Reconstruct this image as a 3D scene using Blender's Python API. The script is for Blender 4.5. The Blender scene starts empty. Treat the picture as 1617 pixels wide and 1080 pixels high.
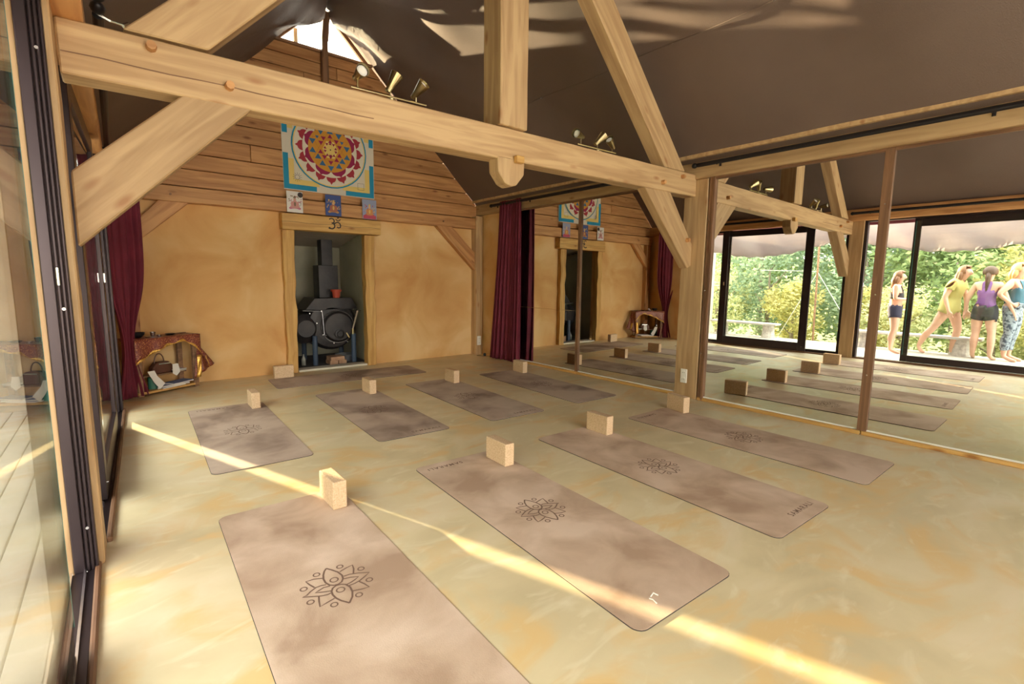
import bpy, bmesh, math, random
from mathutils import Vector, Matrix, Euler
random.seed(7)
S = bpy.context.scene
C = S.collection
V = Vector
PI = math.pi

# ------------------------------------------------------------------ camera, sky, sun, exposure
cd = bpy.data.cameras.new('camera'); cam = bpy.data.objects.new('camera', cd); C.objects.link(cam)
cd.sensor_width = 36; cd.lens = 760.888/1617*36; cd.clip_start = .02; cd.clip_end = 300
_y, _p, _r = .6847, .1268, .0113
fw = V((math.sin(_y)*math.cos(_p), math.cos(_y)*math.cos(_p), -math.sin(_p)))
rt = V((math.cos(_y), -math.sin(_y), 0)); up = rt.cross(fw)
r2 = rt*math.cos(_r)+up*math.sin(_r); u2 = up*math.cos(_r)-rt*math.sin(_r)
cam.matrix_world = Matrix(((r2.x, u2.x, -fw.x, 0), (r2.y, u2.y, -fw.y, 0), (r2.z, u2.z, -fw.z, 1.229), (0, 0, 0, 1)))
S.camera = cam
S.view_settings.view_transform = 'Standard'; S.view_settings.look = 'None'
S.view_settings.gamma = 1; S.view_settings.use_curve_mapping = False
S.view_settings.exposure = 1.98
cy = S.cycles
cy.use_denoising = True; cy.max_bounces = 10; cy.diffuse_bounces = 6; cy.glossy_bounces = 5
cy.transparent_max_bounces = 16; cy.transmission_bounces = 4; cy.sample_clamp_indirect = 8
cy.caustics_reflective = False; cy.caustics_refractive = False

w = bpy.data.worlds.new('sky'); S.world = w; w.use_nodes = True
nt = w.node_tree; nt.nodes.clear()
out = nt.nodes.new('ShaderNodeOutputWorld'); bg = nt.nodes.new('ShaderNodeBackground')
tc = nt.nodes.new('ShaderNodeTexCoord'); sx = nt.nodes.new('ShaderNodeSeparateXYZ'); cr = nt.nodes.new('ShaderNodeValToRGB')
nt.links.new(tc.outputs['Generated'], sx.inputs[0]); nt.links.new(sx.outputs['Z'], cr.inputs[0])
cr.color_ramp.elements[0].position = 0.0; cr.color_ramp.elements[0].color = (1, .93, .80, 1)
cr.color_ramp.elements[1].position = .8; cr.color_ramp.elements[1].color = (.93, .93, .90, 1)
nt.links.new(cr.outputs[0], bg.inputs[0]); bg.inputs[1].default_value = 2.6
nt.links.new(bg.outputs[0], out.inputs[0])

sd = bpy.data.lights.new('sun', 'SUN'); sd.energy = 9.5; sd.color = (1, .77, .46); sd.angle = math.radians(.6)
sun = bpy.data.objects.new('sun', sd); C.objects.link(sun)
sun.rotation_euler = V((.36, -1, -.205)).to_track_quat('-Z', 'Y').to_euler()

# ------------------------------------------------------------------ helpers
WR = 4.686      # mirror plane
class MB:
    def __init__(s): s.v = []; s.f = []; s.m = []
    def add(s, vs, fs, mi=0):
        n = len(s.v); s.v += [tuple(q) for q in vs]; s.f += [tuple(i+n for i in f) for f in fs]; s.m += [mi]*len(fs); return s
    def box(s, a, b, mi=0, M=None):
        (x0, y0, z0), (x1, y1, z1) = a, b
        vs = [V((x, y, z)) for z in (z0, z1) for (x, y) in ((x0, y0), (x1, y0), (x1, y1), (x0, y1))]
        if M: vs = [M @ q for q in vs]
        return s.add(vs, [(3, 2, 1, 0), (4, 5, 6, 7), (0, 1, 5, 4), (1, 2, 6, 5), (2, 3, 7, 6), (3, 0, 4, 7)], mi)
    def tube(s, pts, r, n=8, cap=True, mi=0):
        pts = [V(q) for q in pts]; rs = r if isinstance(r, (list, tuple)) else [r]*len(pts)
        rings = []; ref = None
        for i, q in enumerate(pts):
            d = (pts[min(i+1, len(pts)-1)]-pts[max(i-1, 0)]).normalized()
            if ref is None: ref = d.orthogonal().normalized()
            a = (ref-d*ref.dot(d)).normalized(); ref = a; b = d.cross(a)
            rings.append([q+(a*math.cos(2*PI*k/n)+b*math.sin(2*PI*k/n))*rs[i] for k in range(n)])
        vs = [q for R in rings for q in R]
        fs = [(i*n+k, i*n+(k+1) % n, (i+1)*n+(k+1) % n, (i+1)*n+k) for i in range(len(pts)-1) for k in range(n)]
        if cap: fs += [tuple(reversed(range(n))), tuple(range((len(pts)-1)*n, len(pts)*n))]
        return s.add(vs, fs, mi)
    def lathe(s, prof, n=16, M=None, mi=0):
        vs = [V((r*math.cos(2*PI*k/n), r*math.sin(2*PI*k/n), z)) for r, z in prof for k in range(n)]
        if M: vs = [M @ q for q in vs]
        L = len(prof)
        fs = [(i*n+k, i*n+(k+1) % n, (i+1)*n+(k+1) % n, (i+1)*n+k) for i in range(L-1) for k in range(n)]
        fs += [tuple(reversed(range(n))), tuple(range((L-1)*n, L*n))]
        return s.add(vs, fs, mi)
    def prism(s, poly, t0, t1, fn=lambda a, b, t: (a, t, b), mi=0):
        n = len(poly); vs = [fn(a, b, t0) for a, b in poly]+[fn(a, b, t1) for a, b in poly]
        fs = [tuple(range(n)), tuple(reversed(range(n, 2*n)))]+[((i+1) % n, i, n+i, n+(i+1) % n) for i in range(n)]
        return s.add(vs, fs, mi)
    def grid(s, fn, nu, nv, mi=0, thick=None):
        vs = [fn(i/nu, j/nv) for j in range(nv+1) for i in range(nu+1)]
        fs = [(j*(nu+1)+i, j*(nu+1)+i+1, (j+1)*(nu+1)+i+1, (j+1)*(nu+1)+i) for j in range(nv) for i in range(nu)]
        return s.add(vs, fs, mi)

def put(name, mb, mats, parent=None, origin=None, smooth=False, bevel=0, solid=0, fixn=True, seg=1):
    """link a mesh whose verts are in the frame of its thing (world for top-level things)"""
    vs = [V(q) for q in mb.v]
    pl = V(parent['_o']) if parent is not None and '_o' in parent else V((0, 0, 0))
    if origin is None:
        xs = [q.x for q in vs]; ys = [q.y for q in vs]; zs = [q.z for q in vs]
        origin = V(((min(xs)+max(xs))/2, (min(ys)+max(ys))/2, min(zs)))
    origin = V(origin)
    me = bpy.data.meshes.new(name); me.from_pydata([tuple(q-origin) for q in vs], [], mb.f)
    for m in (mats if isinstance(mats, (list, tuple)) else [mats]): me.materials.append(m)
    for p_, mi in zip(me.polygons, mb.m): p_.material_index = mi; p_.use_smooth = smooth
    if fixn:
        bm = bmesh.new(); bm.from_mesh(me); bmesh.ops.recalc_face_normals(bm, faces=bm.faces); bm.to_mesh(me); bm.free()
    o = bpy.data.objects.new(name, me); C.objects.link(o)
    if parent is not None: o.parent = parent
    o.location = origin-pl; o['_o'] = tuple(origin)
    if solid: md = o.modifiers.new('thickness', 'SOLIDIFY'); md.thickness = solid; md.offset = 0
    if bevel:
        md = o.modifiers.new('bevel', 'BEVEL'); md.width = bevel; md.segments = seg; md.limit_method = 'ANGLE'
    return o
def tag(o, label=None, cat=None, group=None, kind=None):
    if label: o['label'] = label
    if cat: o['category'] = cat
    if group: o['group'] = group
    if kind: o['kind'] = kind
    return o
def thing(name, loc, label=None, cat=None, group=None, kind=None):
    o = bpy.data.objects.new(name, None); C.objects.link(o); o.location = loc; o['_o'] = tuple(loc); o.empty_display_size = .1
    return tag(o, label, cat, group, kind)
def kids(o): return [c for c in bpy.data.objects if c.parent == o]
def copy_tree(o, parent=None):
    c = o.copy(); C.objects.link(c)
    if parent is not None: c.parent = parent
    for ch in kids(o): copy_tree(ch, c)
    return c

# ------------------------------------------------------------------ materials
def mat(name, col, rough=.6, metal=0, spec=.5):
    m = bpy.data.materials.new(name); m.use_nodes = True; b = m.node_tree.nodes['Principled BSDF']
    b.inputs['Base Color'].default_value = (*col, 1); b.inputs['Roughness'].default_value = rough
    b.inputs['Metallic'].default_value = metal; b.inputs['Specular IOR Level'].default_value = spec
    return m
def noisy(name, stops, scale=3, rough=.7, stretch=(1, 1, 1), detail=6, dist=0, bump=0, bscale=None, coord='Object', perobj=False, metal=0, spec=.5, rrange=None):
    """noise driven colour ramp over object or generated coordinates, with optional fine relief"""
    m = mat(name, (.5, .5, .5), rough, metal, spec); t = m.node_tree; b = t.nodes['Principled BSDF']
    tc = t.nodes.new('ShaderNodeTexCoord'); mp = t.nodes.new('ShaderNodeMapping'); mp.inputs['Scale'].default_value = stretch
    if perobj:
        oi = t.nodes.new('ShaderNodeObjectInfo'); ad = t.nodes.new('ShaderNodeVectorMath'); ad.operation = 'ADD'
        sc = t.nodes.new('ShaderNodeMath'); sc.operation = 'MULTIPLY'; sc.inputs[1].default_value = 37
        t.links.new(oi.outputs['Random'], sc.inputs[0]); t.links.new(tc.outputs[coord], ad.inputs[0]); t.links.new(sc.outputs[0], ad.inputs[1])
        t.links.new(ad.outputs[0], mp.inputs[0])
    else: t.links.new(tc.outputs[coord], mp.inputs[0])
    n = t.nodes.new('ShaderNodeTexNoise'); n.inputs['Scale'].default_value = scale; n.inputs['Detail'].default_value = detail
    n.inputs['Distortion'].default_value = dist
    t.links.new(mp.outputs[0], n.inputs['Vector'])
    r = t.nodes.new('ShaderNodeValToRGB'); e = r.color_ramp.elements
    while len(e) < len(stops): e.new(.5)
    for el, (p_, c_) in zip(e, stops): el.position = p_; el.color = (*c_, 1)
    t.links.new(n.outputs['Fac'], r.inputs[0]); t.links.new(r.outputs[0], b.inputs['Base Color'])
    if bump:
        n2 = t.nodes.new('ShaderNodeTexNoise'); n2.inputs['Scale'].default_value = bscale or scale*6; n2.inputs['Detail'].default_value = 5
        t.links.new(mp.outputs[0], n2.inputs['Vector'])
        bp = t.nodes.new('ShaderNodeBump'); bp.inputs['Strength'].default_value = bump; bp.inputs['Distance'].default_value = .01
        t.links.new(n2.outputs['Fac'], bp.inputs['Height']); t.links.new(bp.outputs[0], b.inputs['Normal'])
    m['ramp'] = r.name
    return m
def wood(name, c0, c1, knot, rough=.6):
    """grain runs along the object's local X; knots from a stretched voronoi"""
    m = mat(name, c1, rough); t = m.node_tree; b = t.nodes['Principled BSDF']; L = t.links.new
    tc = t.nodes.new('ShaderNodeTexCoord'); oi = t.nodes.new('ShaderNodeObjectInfo'); ad = t.nodes.new('ShaderNodeVectorMath'); ad.operation = 'ADD'
    sc = t.nodes.new('ShaderNodeMath'); sc.operation = 'MULTIPLY'; sc.inputs[1].default_value = 23
    L(oi.outputs['Random'], sc.inputs[0]); L(tc.outputs['Object'], ad.inputs[0]); L(sc.outputs[0], ad.inputs[1])
    mp = t.nodes.new('ShaderNodeMapping'); mp.inputs['Scale'].default_value = (.7, 9, 9); L(ad.outputs[0], mp.inputs[0])
    n = t.nodes.new('ShaderNodeTexNoise'); n.inputs['Scale'].default_value = 2.2; n.inputs['Detail'].default_value = 7; n.inputs['Distortion'].default_value = .7
    L(mp.outputs[0], n.inputs['Vector'])
    r = t.nodes.new('ShaderNodeValToRGB'); r.color_ramp.elements[0].position = .36; r.color_ramp.elements[0].color = (*[q*.93 for q in c0], 1)
    r.color_ramp.elements[1].position = .62; r.color_ramp.elements[1].color = (*c1, 1); L(n.outputs['Fac'], r.inputs[0])
    mp2 = t.nodes.new('ShaderNodeMapping'); mp2.inputs['Scale'].default_value = (2.2, 6, 6); L(ad.outputs[0], mp2.inputs[0])
    vo = t.nodes.new('ShaderNodeTexVoronoi'); vo.inputs['Scale'].default_value = 1.25; L(mp2.outputs[0], vo.inputs['Vector'])
    kr = t.nodes.new('ShaderNodeValToRGB'); kr.color_ramp.elements[0].position = .05; kr.color_ramp.elements[0].color = (1, 1, 1, 1)
    kr.color_ramp.elements[1].position = .17; kr.color_ramp.elements[1].color = (0, 0, 0, 1); L(vo.outputs['Distance'], kr.inputs[0])
    mx = t.nodes.new('ShaderNodeMix'); mx.data_type = 'RGBA'; L(kr.outputs[0], mx.inputs[0]); L(r.outputs[0], mx.inputs[6]); mx.inputs[7].default_value = (*knot, 1)
    # broad tone shift per piece
    hs = t.nodes.new('ShaderNodeHueSaturation'); mr = t.nodes.new('ShaderNodeMapRange'); mr.inputs[3].default_value = .88; mr.inputs[4].default_value = 1.1
    L(oi.outputs['Random'], mr.inputs[0]); L(mr.outputs[0], hs.inputs['Value']); L(mx.outputs[2], hs.inputs['Color']); L(hs.outputs[0], b.inputs['Base Color'])
    bp = t.nodes.new('ShaderNodeBump'); bp.inputs['Strength'].default_value = .25; bp.inputs['Distance'].default_value = .004
    L(n.outputs['Fac'], bp.inputs['Height']); L(bp.outputs[0], b.inputs['Normal'])
    return m

M = {}
M['beam'] = wood('pale_beam_wood', (.42, .262, .125), (.53, .36, .185), (.34, .17, .07))
M['plank'] = wood('plank_wood', (.46, .21, .075), (.62, .33, .13), (.24, .085, .03))
M['frame_wood'] = wood('door_frame_wood', (.58, .32, .09), (.70, .43, .14), (.34, .15, .04))
M['trim_wood'] = wood('brown_trim_wood', (.15, .075, .04), (.27, .14, .07), (.14, .06, .03))
M['old_wood'] = wood('dark_outdoor_wood', (.20, .11, .06), (.34, .19, .10), (.1, .05, .03))
M['grey_wood'] = wood('weathered_wood', (.42, .40, .38), (.6, .57, .52), (.25, .23, .2))
M['plaster'] = noisy('ochre_plaster', [(.32, (.60, .315, .105)), (.5, (.70, .42, .165)), (.68, (.78, .54, .26))], 1.5, .85, detail=5, dist=.6, bump=.25, bscale=9)
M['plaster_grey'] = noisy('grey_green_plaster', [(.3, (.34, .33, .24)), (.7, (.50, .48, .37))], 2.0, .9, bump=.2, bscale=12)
M['membrane'] = noisy('brown_ceiling_membrane', [(.3, (.128, .087, .072)), (.7, (.160, .112, .092))], 1.2, .62, bump=.35, bscale=160, detail=3)
M['black_frame'] = mat('dark_anodised_frame', (.045, .032, .036), .32, .6)
M['black_metal'] = mat('black_metal', (.02, .018, .02), .45, .5)
M['steel'] = mat('bright_steel', (.75, .77, .8), .25, 1)
M['brass'] = mat('aged_brass', (.42, .34, .18), .28, 1)
M['white'] = mat('white_plastic', (.82, .80, .74), .4)
M['mirror'] = mat('mirror_silver', (.86, .87, .84), .0, 1)
M['mirror_edge'] = mat('bright_mirror_edge', (.9, .92, .9), .2, .2)
M['curtain'] = noisy('burgundy_cloth', [(.3, (.115, .008, .022)), (.7, (.17, .014, .034))], 6, .8, bump=.1, bscale=300)
M['mat'] = noisy('tan_suede_mat', [(.34, (.43, .30, .21)), (.5, (.58, .435, .32)), (.64, (.69, .54, .42))], 3.2, .75, dist=.4, perobj=True, detail=7, bump=.12, bscale=200)
M['mat_edge'] = mat('dark_rubber_edge', (.04, .03, .028), .8)
M['mat_print'] = mat('brown_engraved_print', (.175, .105, .075), .8)
M['mat_worn'] = noisy('smudged_tan_mat', [(.32, (.26, .19, .15)), (.45, (.44, .335, .265)), (.58, (.56, .45, .36))], 2.4, .75, dist=.3, perobj=True, detail=4)
M['cork'] = noisy('cork', [(.3, (.56, .39, .23)), (.5, (.67, .48, .30)), (.7, (.74, .56, .37))], 110, .8, perobj=True, detail=2, bump=.3, bscale=120)
M['red'] = mat('red_clay', (.42, .06, .03), .6)
M['stove'] = noisy('sooty_iron', [(.3, (.012, .011, .014)), (.7, (.035, .03, .03))], 6, .45, metal=.3, bump=.2)
M['blue_paint'] = mat('dark_blue_paint', (.045, .075, .13), .5)
M['brick'] = noisy('fire_brick', [(.3, (.40, .22, .13)), (.7, (.55, .35, .22))], 12, .9, bump=.4)
M['paper'] = mat('white_paper', (.78, .76, .70), .7)
M['sari'] = noisy('maroon_gold_sari', [(.40, (.15, .025, .022)), (.56, (.26, .06, .035)), (.66, (.62, .30, .10))], 110, .4, stretch=(1, 1, 1), detail=3)
M['gold'] = noisy('gold_brocade', [(.35, (.45, .22, .04)), (.6, (.85, .52, .12))], 80, .35, metal=.5)
M['black_paint'] = mat('black_paint', (.03, .02, .02), .6)
M['concrete'] = noisy('pale_deck_boards', [(.3, (.40, .37, .31)), (.7, (.52, .48, .41))], 3, .8)
M['sill'] = mat('pale_sill', (.62, .58, .48), .7)

def glass_mat():
    m = bpy.data.materials.new('window_glass'); m.use_nodes = True; t = m.node_tree; t.nodes.clear(); L = t.links.new
    o = t.nodes.new('ShaderNodeOutputMaterial'); mx = t.nodes.new('ShaderNodeMixShader'); tr = t.nodes.new('ShaderNodeBsdfTransparent')
    tr.inputs[0].default_value = (.965, .985, .97, 1); gl = t.nodes.new('ShaderNodeBsdfGlossy'); gl.inputs['Roughness'].default_value = 0
    # Schlick reflectance, the same from either side of the sheet
    g = t.nodes.new('ShaderNodeNewGeometry'); dt = t.nodes.new('ShaderNodeVectorMath'); dt.operation = 'DOT_PRODUCT'
    L(g.outputs['Incoming'], dt.inputs[0]); L(g.outputs['Normal'], dt.inputs[1])
    def mth(op, a, b=None):
        n = t.nodes.new('ShaderNodeMath'); n.operation = op
        if isinstance(a, float): n.inputs[0].default_value = a
        else: L(a, n.inputs[0])
        if b is not None: n.inputs[1].default_value = b
        return n
    ab = mth('ABSOLUTE', dt.outputs['Value']); om_ = t.nodes.new('ShaderNodeMath'); om_.operation = 'SUBTRACT'; om_.inputs[0].default_value = 1; L(ab.outputs[0], om_.inputs[1])
    pw = mth('POWER', om_.outputs[0], 5.0); ml = mth('MULTIPLY', pw.outputs[0], .96); ad_ = mth('ADD', ml.outputs[0], .04)
    L(ad_.outputs[0], mx.inputs[0]); L(tr.outputs[0], mx.inputs[1]); L(gl.outputs[0], mx.inputs[2]); L(mx.outputs[0], o.inputs[0])
    return m
M['glass'] = glass_mat()

def floor_mat():
    m = mat('polished_ochre_cement', (.6, .5, .3), .38); t = m.node_tree; b = t.nodes['Principled BSDF']; L = t.links.new
    tc = t.nodes.new('ShaderNodeTexCoord')
    def ns(scale, dist, det, stretch=(1, 1, 1), rot=0):
        mp = t.nodes.new('ShaderNodeMapping'); mp.inputs['Scale'].default_value = stretch; mp.inputs['Rotation'].default_value = (0, 0, rot)
        n = t.nodes.new('ShaderNodeTexNoise'); n.inputs['Scale'].default_value = scale; n.inputs['Distortion'].default_value = dist; n.inputs['Detail'].default_value = det
        L(tc.outputs['Object'], mp.inputs[0]); L(mp.outputs[0], n.inputs['Vector']); return n
    def ramp(n, st):
        r = t.nodes.new('ShaderNodeValToRGB'); e = r.color_ramp.elements
        while len(e) < len(st): e.new(.5)
        for el, (p_, c_) in zip(e, st): el.position = p_; el.color = (*c_, 1)
        L(n.outputs['Fac'], r.inputs[0]); return r
    base = ramp(ns(1.1, 1.2, 9, (1, 1.5, 1)), [(.3, (.60, .51, .31)), (.5, (.71, .61, .385)), (.72, (.79, .69, .49))])
    och = ramp(ns(1.5, 1.7, 10, (1, 1.7, 1), .6), [(.50, (0, 0, 0)), (.66, (.9, .9, .9))])
    mx = t.nodes.new('ShaderNodeMix'); mx.data_type = 'RGBA'; L(och.outputs[0], mx.inputs[0]); L(base.outputs[0], mx.inputs[6]); mx.inputs[7].default_value = (.73, .52, .24, 1)
    pal = ramp(ns(2.6, 2.2, 10, (1, 2.2, 1), 1.0), [(.56, (0, 0, 0)), (.74, (.6, .6, .6))])
    mx2 = t.nodes.new('ShaderNodeMix'); mx2.data_type = 'RGBA'; L(pal.outputs[0], mx2.inputs[0]); L(mx.outputs[2], mx2.inputs[6]); mx2.inputs[7].default_value = (.82, .75, .55, 1)
    L(mx2.outputs[2], b.inputs['Base Color'])
    rr = t.nodes.new('ShaderNodeMapRange'); rr.inputs[3].default_value = .26; rr.inputs[4].default_value = .52
    L(ns(4, 1, 6).outputs['Fac'], rr.inputs[0]); L(rr.outputs[0], b.inputs['Roughness'])
    bp = t.nodes.new('ShaderNodeBump'); bp.inputs['Strength'].default_value = .12; bp.inputs['Distance'].default_value = .01
    L(ns(9, 1.5, 8).outputs['Fac'], bp.inputs['Height']); L(bp.outputs[0], b.inputs['Normal'])
    return m
M['floor'] = floor_mat()
def leaf_mat(name, c0, c1):
    m = bpy.data.materials.new(name); m.use_nodes = True; t = m.node_tree; t.nodes.clear(); L = t.links.new
    o = t.nodes.new('ShaderNodeOutputMaterial'); mx = t.nodes.new('ShaderNodeMixShader'); d = t.nodes.new('ShaderNodeBsdfDiffuse'); tr = t.nodes.new('ShaderNodeBsdfTranslucent')
    tc = t.nodes.new('ShaderNodeTexCoord'); n = t.nodes.new('ShaderNodeTexNoise'); n.inputs['Scale'].default_value = 1.6; n.inputs['Detail'].default_value = 6
    r = t.nodes.new('ShaderNodeValToRGB'); r.color_ramp.elements[0].position = .35; r.color_ramp.elements[0].color = (*c0, 1)
    r.color_ramp.elements[1].position = .65; r.color_ramp.elements[1].color = (*c1, 1)
    L(tc.outputs['Object'], n.inputs['Vector']); L(n.outputs['Fac'], r.inputs[0]); L(r.outputs[0], d.inputs[0]); L(r.outputs[0], tr.inputs[0])
    mx.inputs[0].default_value = .4; L(d.outputs[0], mx.inputs[1]); L(tr.outputs[0], mx.inputs[2]); L(mx.outputs[0], o.inputs[0])
    return m

# timber with the grain along local X
POSE = {}
def timber(name, A, B, wd, ht, m, parent=None, upv=(0, 0, 1), bevel=.006, wob=0):
    A, B = V(A), V(B); X = (B-A).normalized(); U = V(upv); Y = U.cross(X).normalized(); Z = X.cross(Y)
    L_ = (B-A).length; mb = MB()
    n = max(1, int(L_/.16)) if wob else 1
    rnd = random.Random(hash(name) % 999 + int(L_*100))
    def rr(): return rnd.uniform(-wob, wob)
    vs = []
    for i in range(n+1):
        x = -L_/2+L_*i/n
        for (a, b_) in ((-1, -1), (1, -1), (1, 1), (-1, 1)): vs.append((x, a*wd/2+rr(), b_*ht/2+rr()))
    fs = [(i*4+k, i*4+(k+1) % 4, i*4+4+(k+1) % 4, i*4+4+k) for i in range(n) for k in range(4)]+[(3, 2, 1, 0), (n*4, n*4+1, n*4+2, n*4+3)]
    mb.add(vs, fs)
    o = put(name, mb, m, origin=(0, 0, 0), bevel=bevel)
    R = Matrix((X, Y, Z)).transposed().to_4x4(); c = (A+B)/2
    if parent is not None: o.parent = parent; c = c-V(parent['_o'])
    o.matrix_local = POSE[o.name] = Matrix.Translation(c) @ R; o['_o'] = tuple((A+B)/2)
    return o
def timber_prism(name, pts, y0, y1, ang, m, parent=None, bevel=.006):
    """polygon in the xz plane extruded along y; grain along the direction ang (radians from +x towards +z)"""
    cx = sum(q[0] for q in pts)/len(pts); cz = sum(q[1] for q in pts)/len(pts); yc = (y0+y1)/2
    c, s = math.cos(ang), math.sin(ang); mb = MB()
    loc = [((x-cx)*c+(z-cz)*s, -(x-cx)*s+(z-cz)*c) for x, z in pts]
    mb.prism(loc, y0-yc, y1-yc)
    o = put(name, mb, m, origin=(0, 0, 0), bevel=bevel)
    O = V((cx, yc, cz))
    if parent is not None: o.parent = parent; O2 = O-V(parent['_o'])
    else: O2 = O
    o.matrix_local = POSE[o.name] = Matrix.Translation(O2) @ Matrix(((c, 0, -s, 0), (0, 1, 0, 0), (s, 0, c, 0), (0, 0, 0, 1)))
    o['_o'] = tuple(O)
    return o
def bx(name, a, b, m, parent=None, bevel=0, **k): return put(name, MB().box(a, b), m, parent, bevel=bevel, **k)

# ------------------------------------------------------------------ roof line
XR, ZR = 2.27, 4.665
def roof_z(x): return ZR-.948*abs(x-XR)

# ------------------------------------------------------------------ setting: floor, walls
Y0, YB = -3.2, 6.65
tag(bx('floor', (-.17, Y0, -.12), (5.0, YB+.02, 0), M['floor']), 'polished ochre and olive cement floor', kind='structure')
# back wall: plaster around the stove opening, gable behind the planks
wb = MB(); y0, y1 = YB, YB+.10
def wprism(mb, poly, a, b): mb.prism(poly, a, b)
wprism(wb, [(-.4, 0), (1.76, 0), (1.76, 2.05), (-.4, 2.05)], y0, y1)
wprism(wb, [(2.76, 0), (5.0, 0), (5.0, 2.05), (2.76, 2.05)], y0, y1)
wprism(wb, [(1.76, 1.86), (2.76, 1.86), (2.76, 2.05), (1.76, 2.05)], y0, y1)
wall_back = tag(put('wall_back', wb, M['plaster'], origin=(2.3, YB, 0)), 'patchy ochre plaster end wall with boarded gable', kind='structure')
gb = MB(); gb.prism([(-.2, 2.05), (5.0, 2.05), (4.9, 2.2), (XR+(ZR-4.09)/.948+.02, 4.10), (XR-(ZR-4.09)/.948-.02, 4.10), (-.35, 2.2)], YB+.06, YB+.2)
put('gable_backing', gb, M['old_wood'], wall_back)
# planks of the gable, each a board
edges = [2.232, 2.425, 2.60, 2.80, 3.0, 3.21, 3.40, 3.61, 3.79, 3.945, 4.075]
for i in range(len(edges)-1):
    a, b = edges[i]+.005, edges[i+1]-.005
    xl0, xr0 = XR-(ZR-a)/.948, XR+(ZR-a)/.948; xl1, xr1 = XR-(ZR-b)/.948, XR+(ZR-b)/.948
    xl0, xl1 = max(xl0, -.1), max(xl1, -.1); xr0, xr1 = min(xr0, 4.68), min(xr1, 4.68)
    joint = {2: 1.35, 4: 2.05, 5: 3.2, 7: 2.0, 8: 2.42}.get(i)
    segs = [((xl0, xl1), (joint-.003,)*2), ((joint+.003,)*2, (xr0, xr1))] if joint else [((xl0, xl1), (xr0, xr1))]
    pr = random.uniform(0, .008)
    for (l0, l1), (q0, q1) in segs:
        timber_prism('plank', [(l0, a), (q0, a), (q1, b), (l1, b)], YB-.012-pr, YB+.07, 0, M['plank'], wall_back, bevel=.003)
# right wall
wr = MB()
wr.box((4.70, Y0, 0), (4.95, YB+.2, 2.3))
tag(put('wall_right', wr, M['plaster'], origin=(4.8, 2, 0)), 'ochre plaster wall behind the mirrors', kind='structure')
# wall behind the photographer: short piers either side of a wide open gap added for fill daylight
wfm = MB(); wfm.box((-.17, Y0-.2, 0), (.5, Y0, 2.4)); wfm.box((3.7, Y0-.2, 0), (4.95, Y0, 2.4)); wfm.box((.5, Y0-.2, 2.1), (3.7, Y0, 2.4))
wfm.prism([(-.3, 2.4), (4.95, 2.4), (4.9, 2.45), (4.2, 2.85), (.4, 2.85), (-.3, 2.45)], Y0-.2, Y0)
wall_front = tag(put('wall_front', wfm, M['plaster'], origin=(2.3, Y0, 0)), 'ochre plaster end wall behind the camera', kind='structure')

# ------------------------------------------------------------------ membrane ceiling
def memb(u, v, side):
    y = Y0+(YB-.02-Y0)*u; d = v*2.44 if side > 0 else v*2.44
    x = XR+side*d; z = roof_z(x)
    k = max(0, 1-v*1.25)
    # billows hanging between the staple lines, stronger near the ridge and the gable
    g = max(0, (y-3.2)/3.4)
    s = .018*math.sin(y*5.1+v*3+side)+.02*math.sin(v*7+y*1.3)*math.sin(y*2.1)
    s += (.05*k+.09*k*g)*(1-abs(math.sin(y*2.35+v*6.5)))+.05*k*g*math.sin(y*7+v*18)
    if side < 0: s += .05*k*g*(1-abs(math.sin(v*11+y*2.2)))+.02*k*g*math.sin(y*16+v*5)
    else: s += .03*k*g*math.sin(v*13-y*5.5)
    edge = min(1, v*14, max(0, .97-v)*4.5)
    n = V((-side*.69, 0, -.725))
    return V((x, y, z))+n*(s*edge*.9)
mm = MB()
mm.grid(lambda u, v: memb(u, v, 1), 90, 44); mm.grid(lambda u, v: memb(u, v, -1), 90, 44)
ceil = tag(put('ceiling', mm, M['membrane'], origin=(XR, 2, 2.4), smooth=True, fixn=False), 'brown fabric membrane over both roof slopes', kind='structure')
# stapled seam on the right slope
sm = MB(); pts = [memb(u/60, .62, 1)+V((-.004, 0, -.006)) for u in range(8, 61)]
sm.tube(pts, .0035, 5); put('seam', sm, M['membrane'], ceil)
st = MB()
for k in range(10, 60, 5):
    q = memb(k/60, .62, 1)+V((-.008, 0, -.01)); st.box(q-V((.008, .012, .002)), q+V((.004, .012, .002)))
put('staples', st, M['steel'], ceil)
# solid roof over the membrane, with eaves
rf = MB()
for sgn, xe in ((1, 5.35), (-1, -.36)):
    ze = ZR-.948*abs(xe-XR)+.12
    rf.prism([(XR, ZR+.12), (XR, ZR+.2), (xe, ze+.08), (xe, ze)], Y0-.3, YB+.2)
put('roof_deck', rf, M['old_wood'], ceil)

# gable window
gw = thing('window_1', (XR, YB+.08, 4.10), 'small triangular gable window under the ridge', kind='structure')
gm = MB(); gm.prism([(XR-.59, 4.10), (XR+.59, 4.10), (XR, 4.66)], YB+.12, YB+.126); put('pane', gm, M['glass'], gw)
bx('sill_board', (1.64, YB-.05, 4.072), (2.90, YB+.1, 4.102), M['old_wood'], gw, bevel=.003)
timber('sloping_frame', (2.36, YB+.03, 4.58), (2.86, YB+.03, 4.09), .05, .055, M['old_wood'], gw, upv=(0, 1, 0))
timber('sloping_frame', (2.18, YB+.03, 4.58), (1.68, YB+.03, 4.09), .05, .055, M['old_wood'], gw, upv=(0, 1, 0))
timber('mullion', (1.98, YB+.2, 4.10), (1.98, YB+.2, 4.37), .05, .06, M['sill'], gw, upv=(0, 1, 0))
gp = thing('gable_post', (2.26, YB-.07, 3.6), 'slim dark king post standing against the boarded gable in front of the high window', 'post')
timber('lower_post', (2.24, YB-.07, 3.3), (2.25, YB-.07, 4.22), .075, .085, M['trim_wood'], gp, upv=(0, 1, 0), wob=.003)
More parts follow.
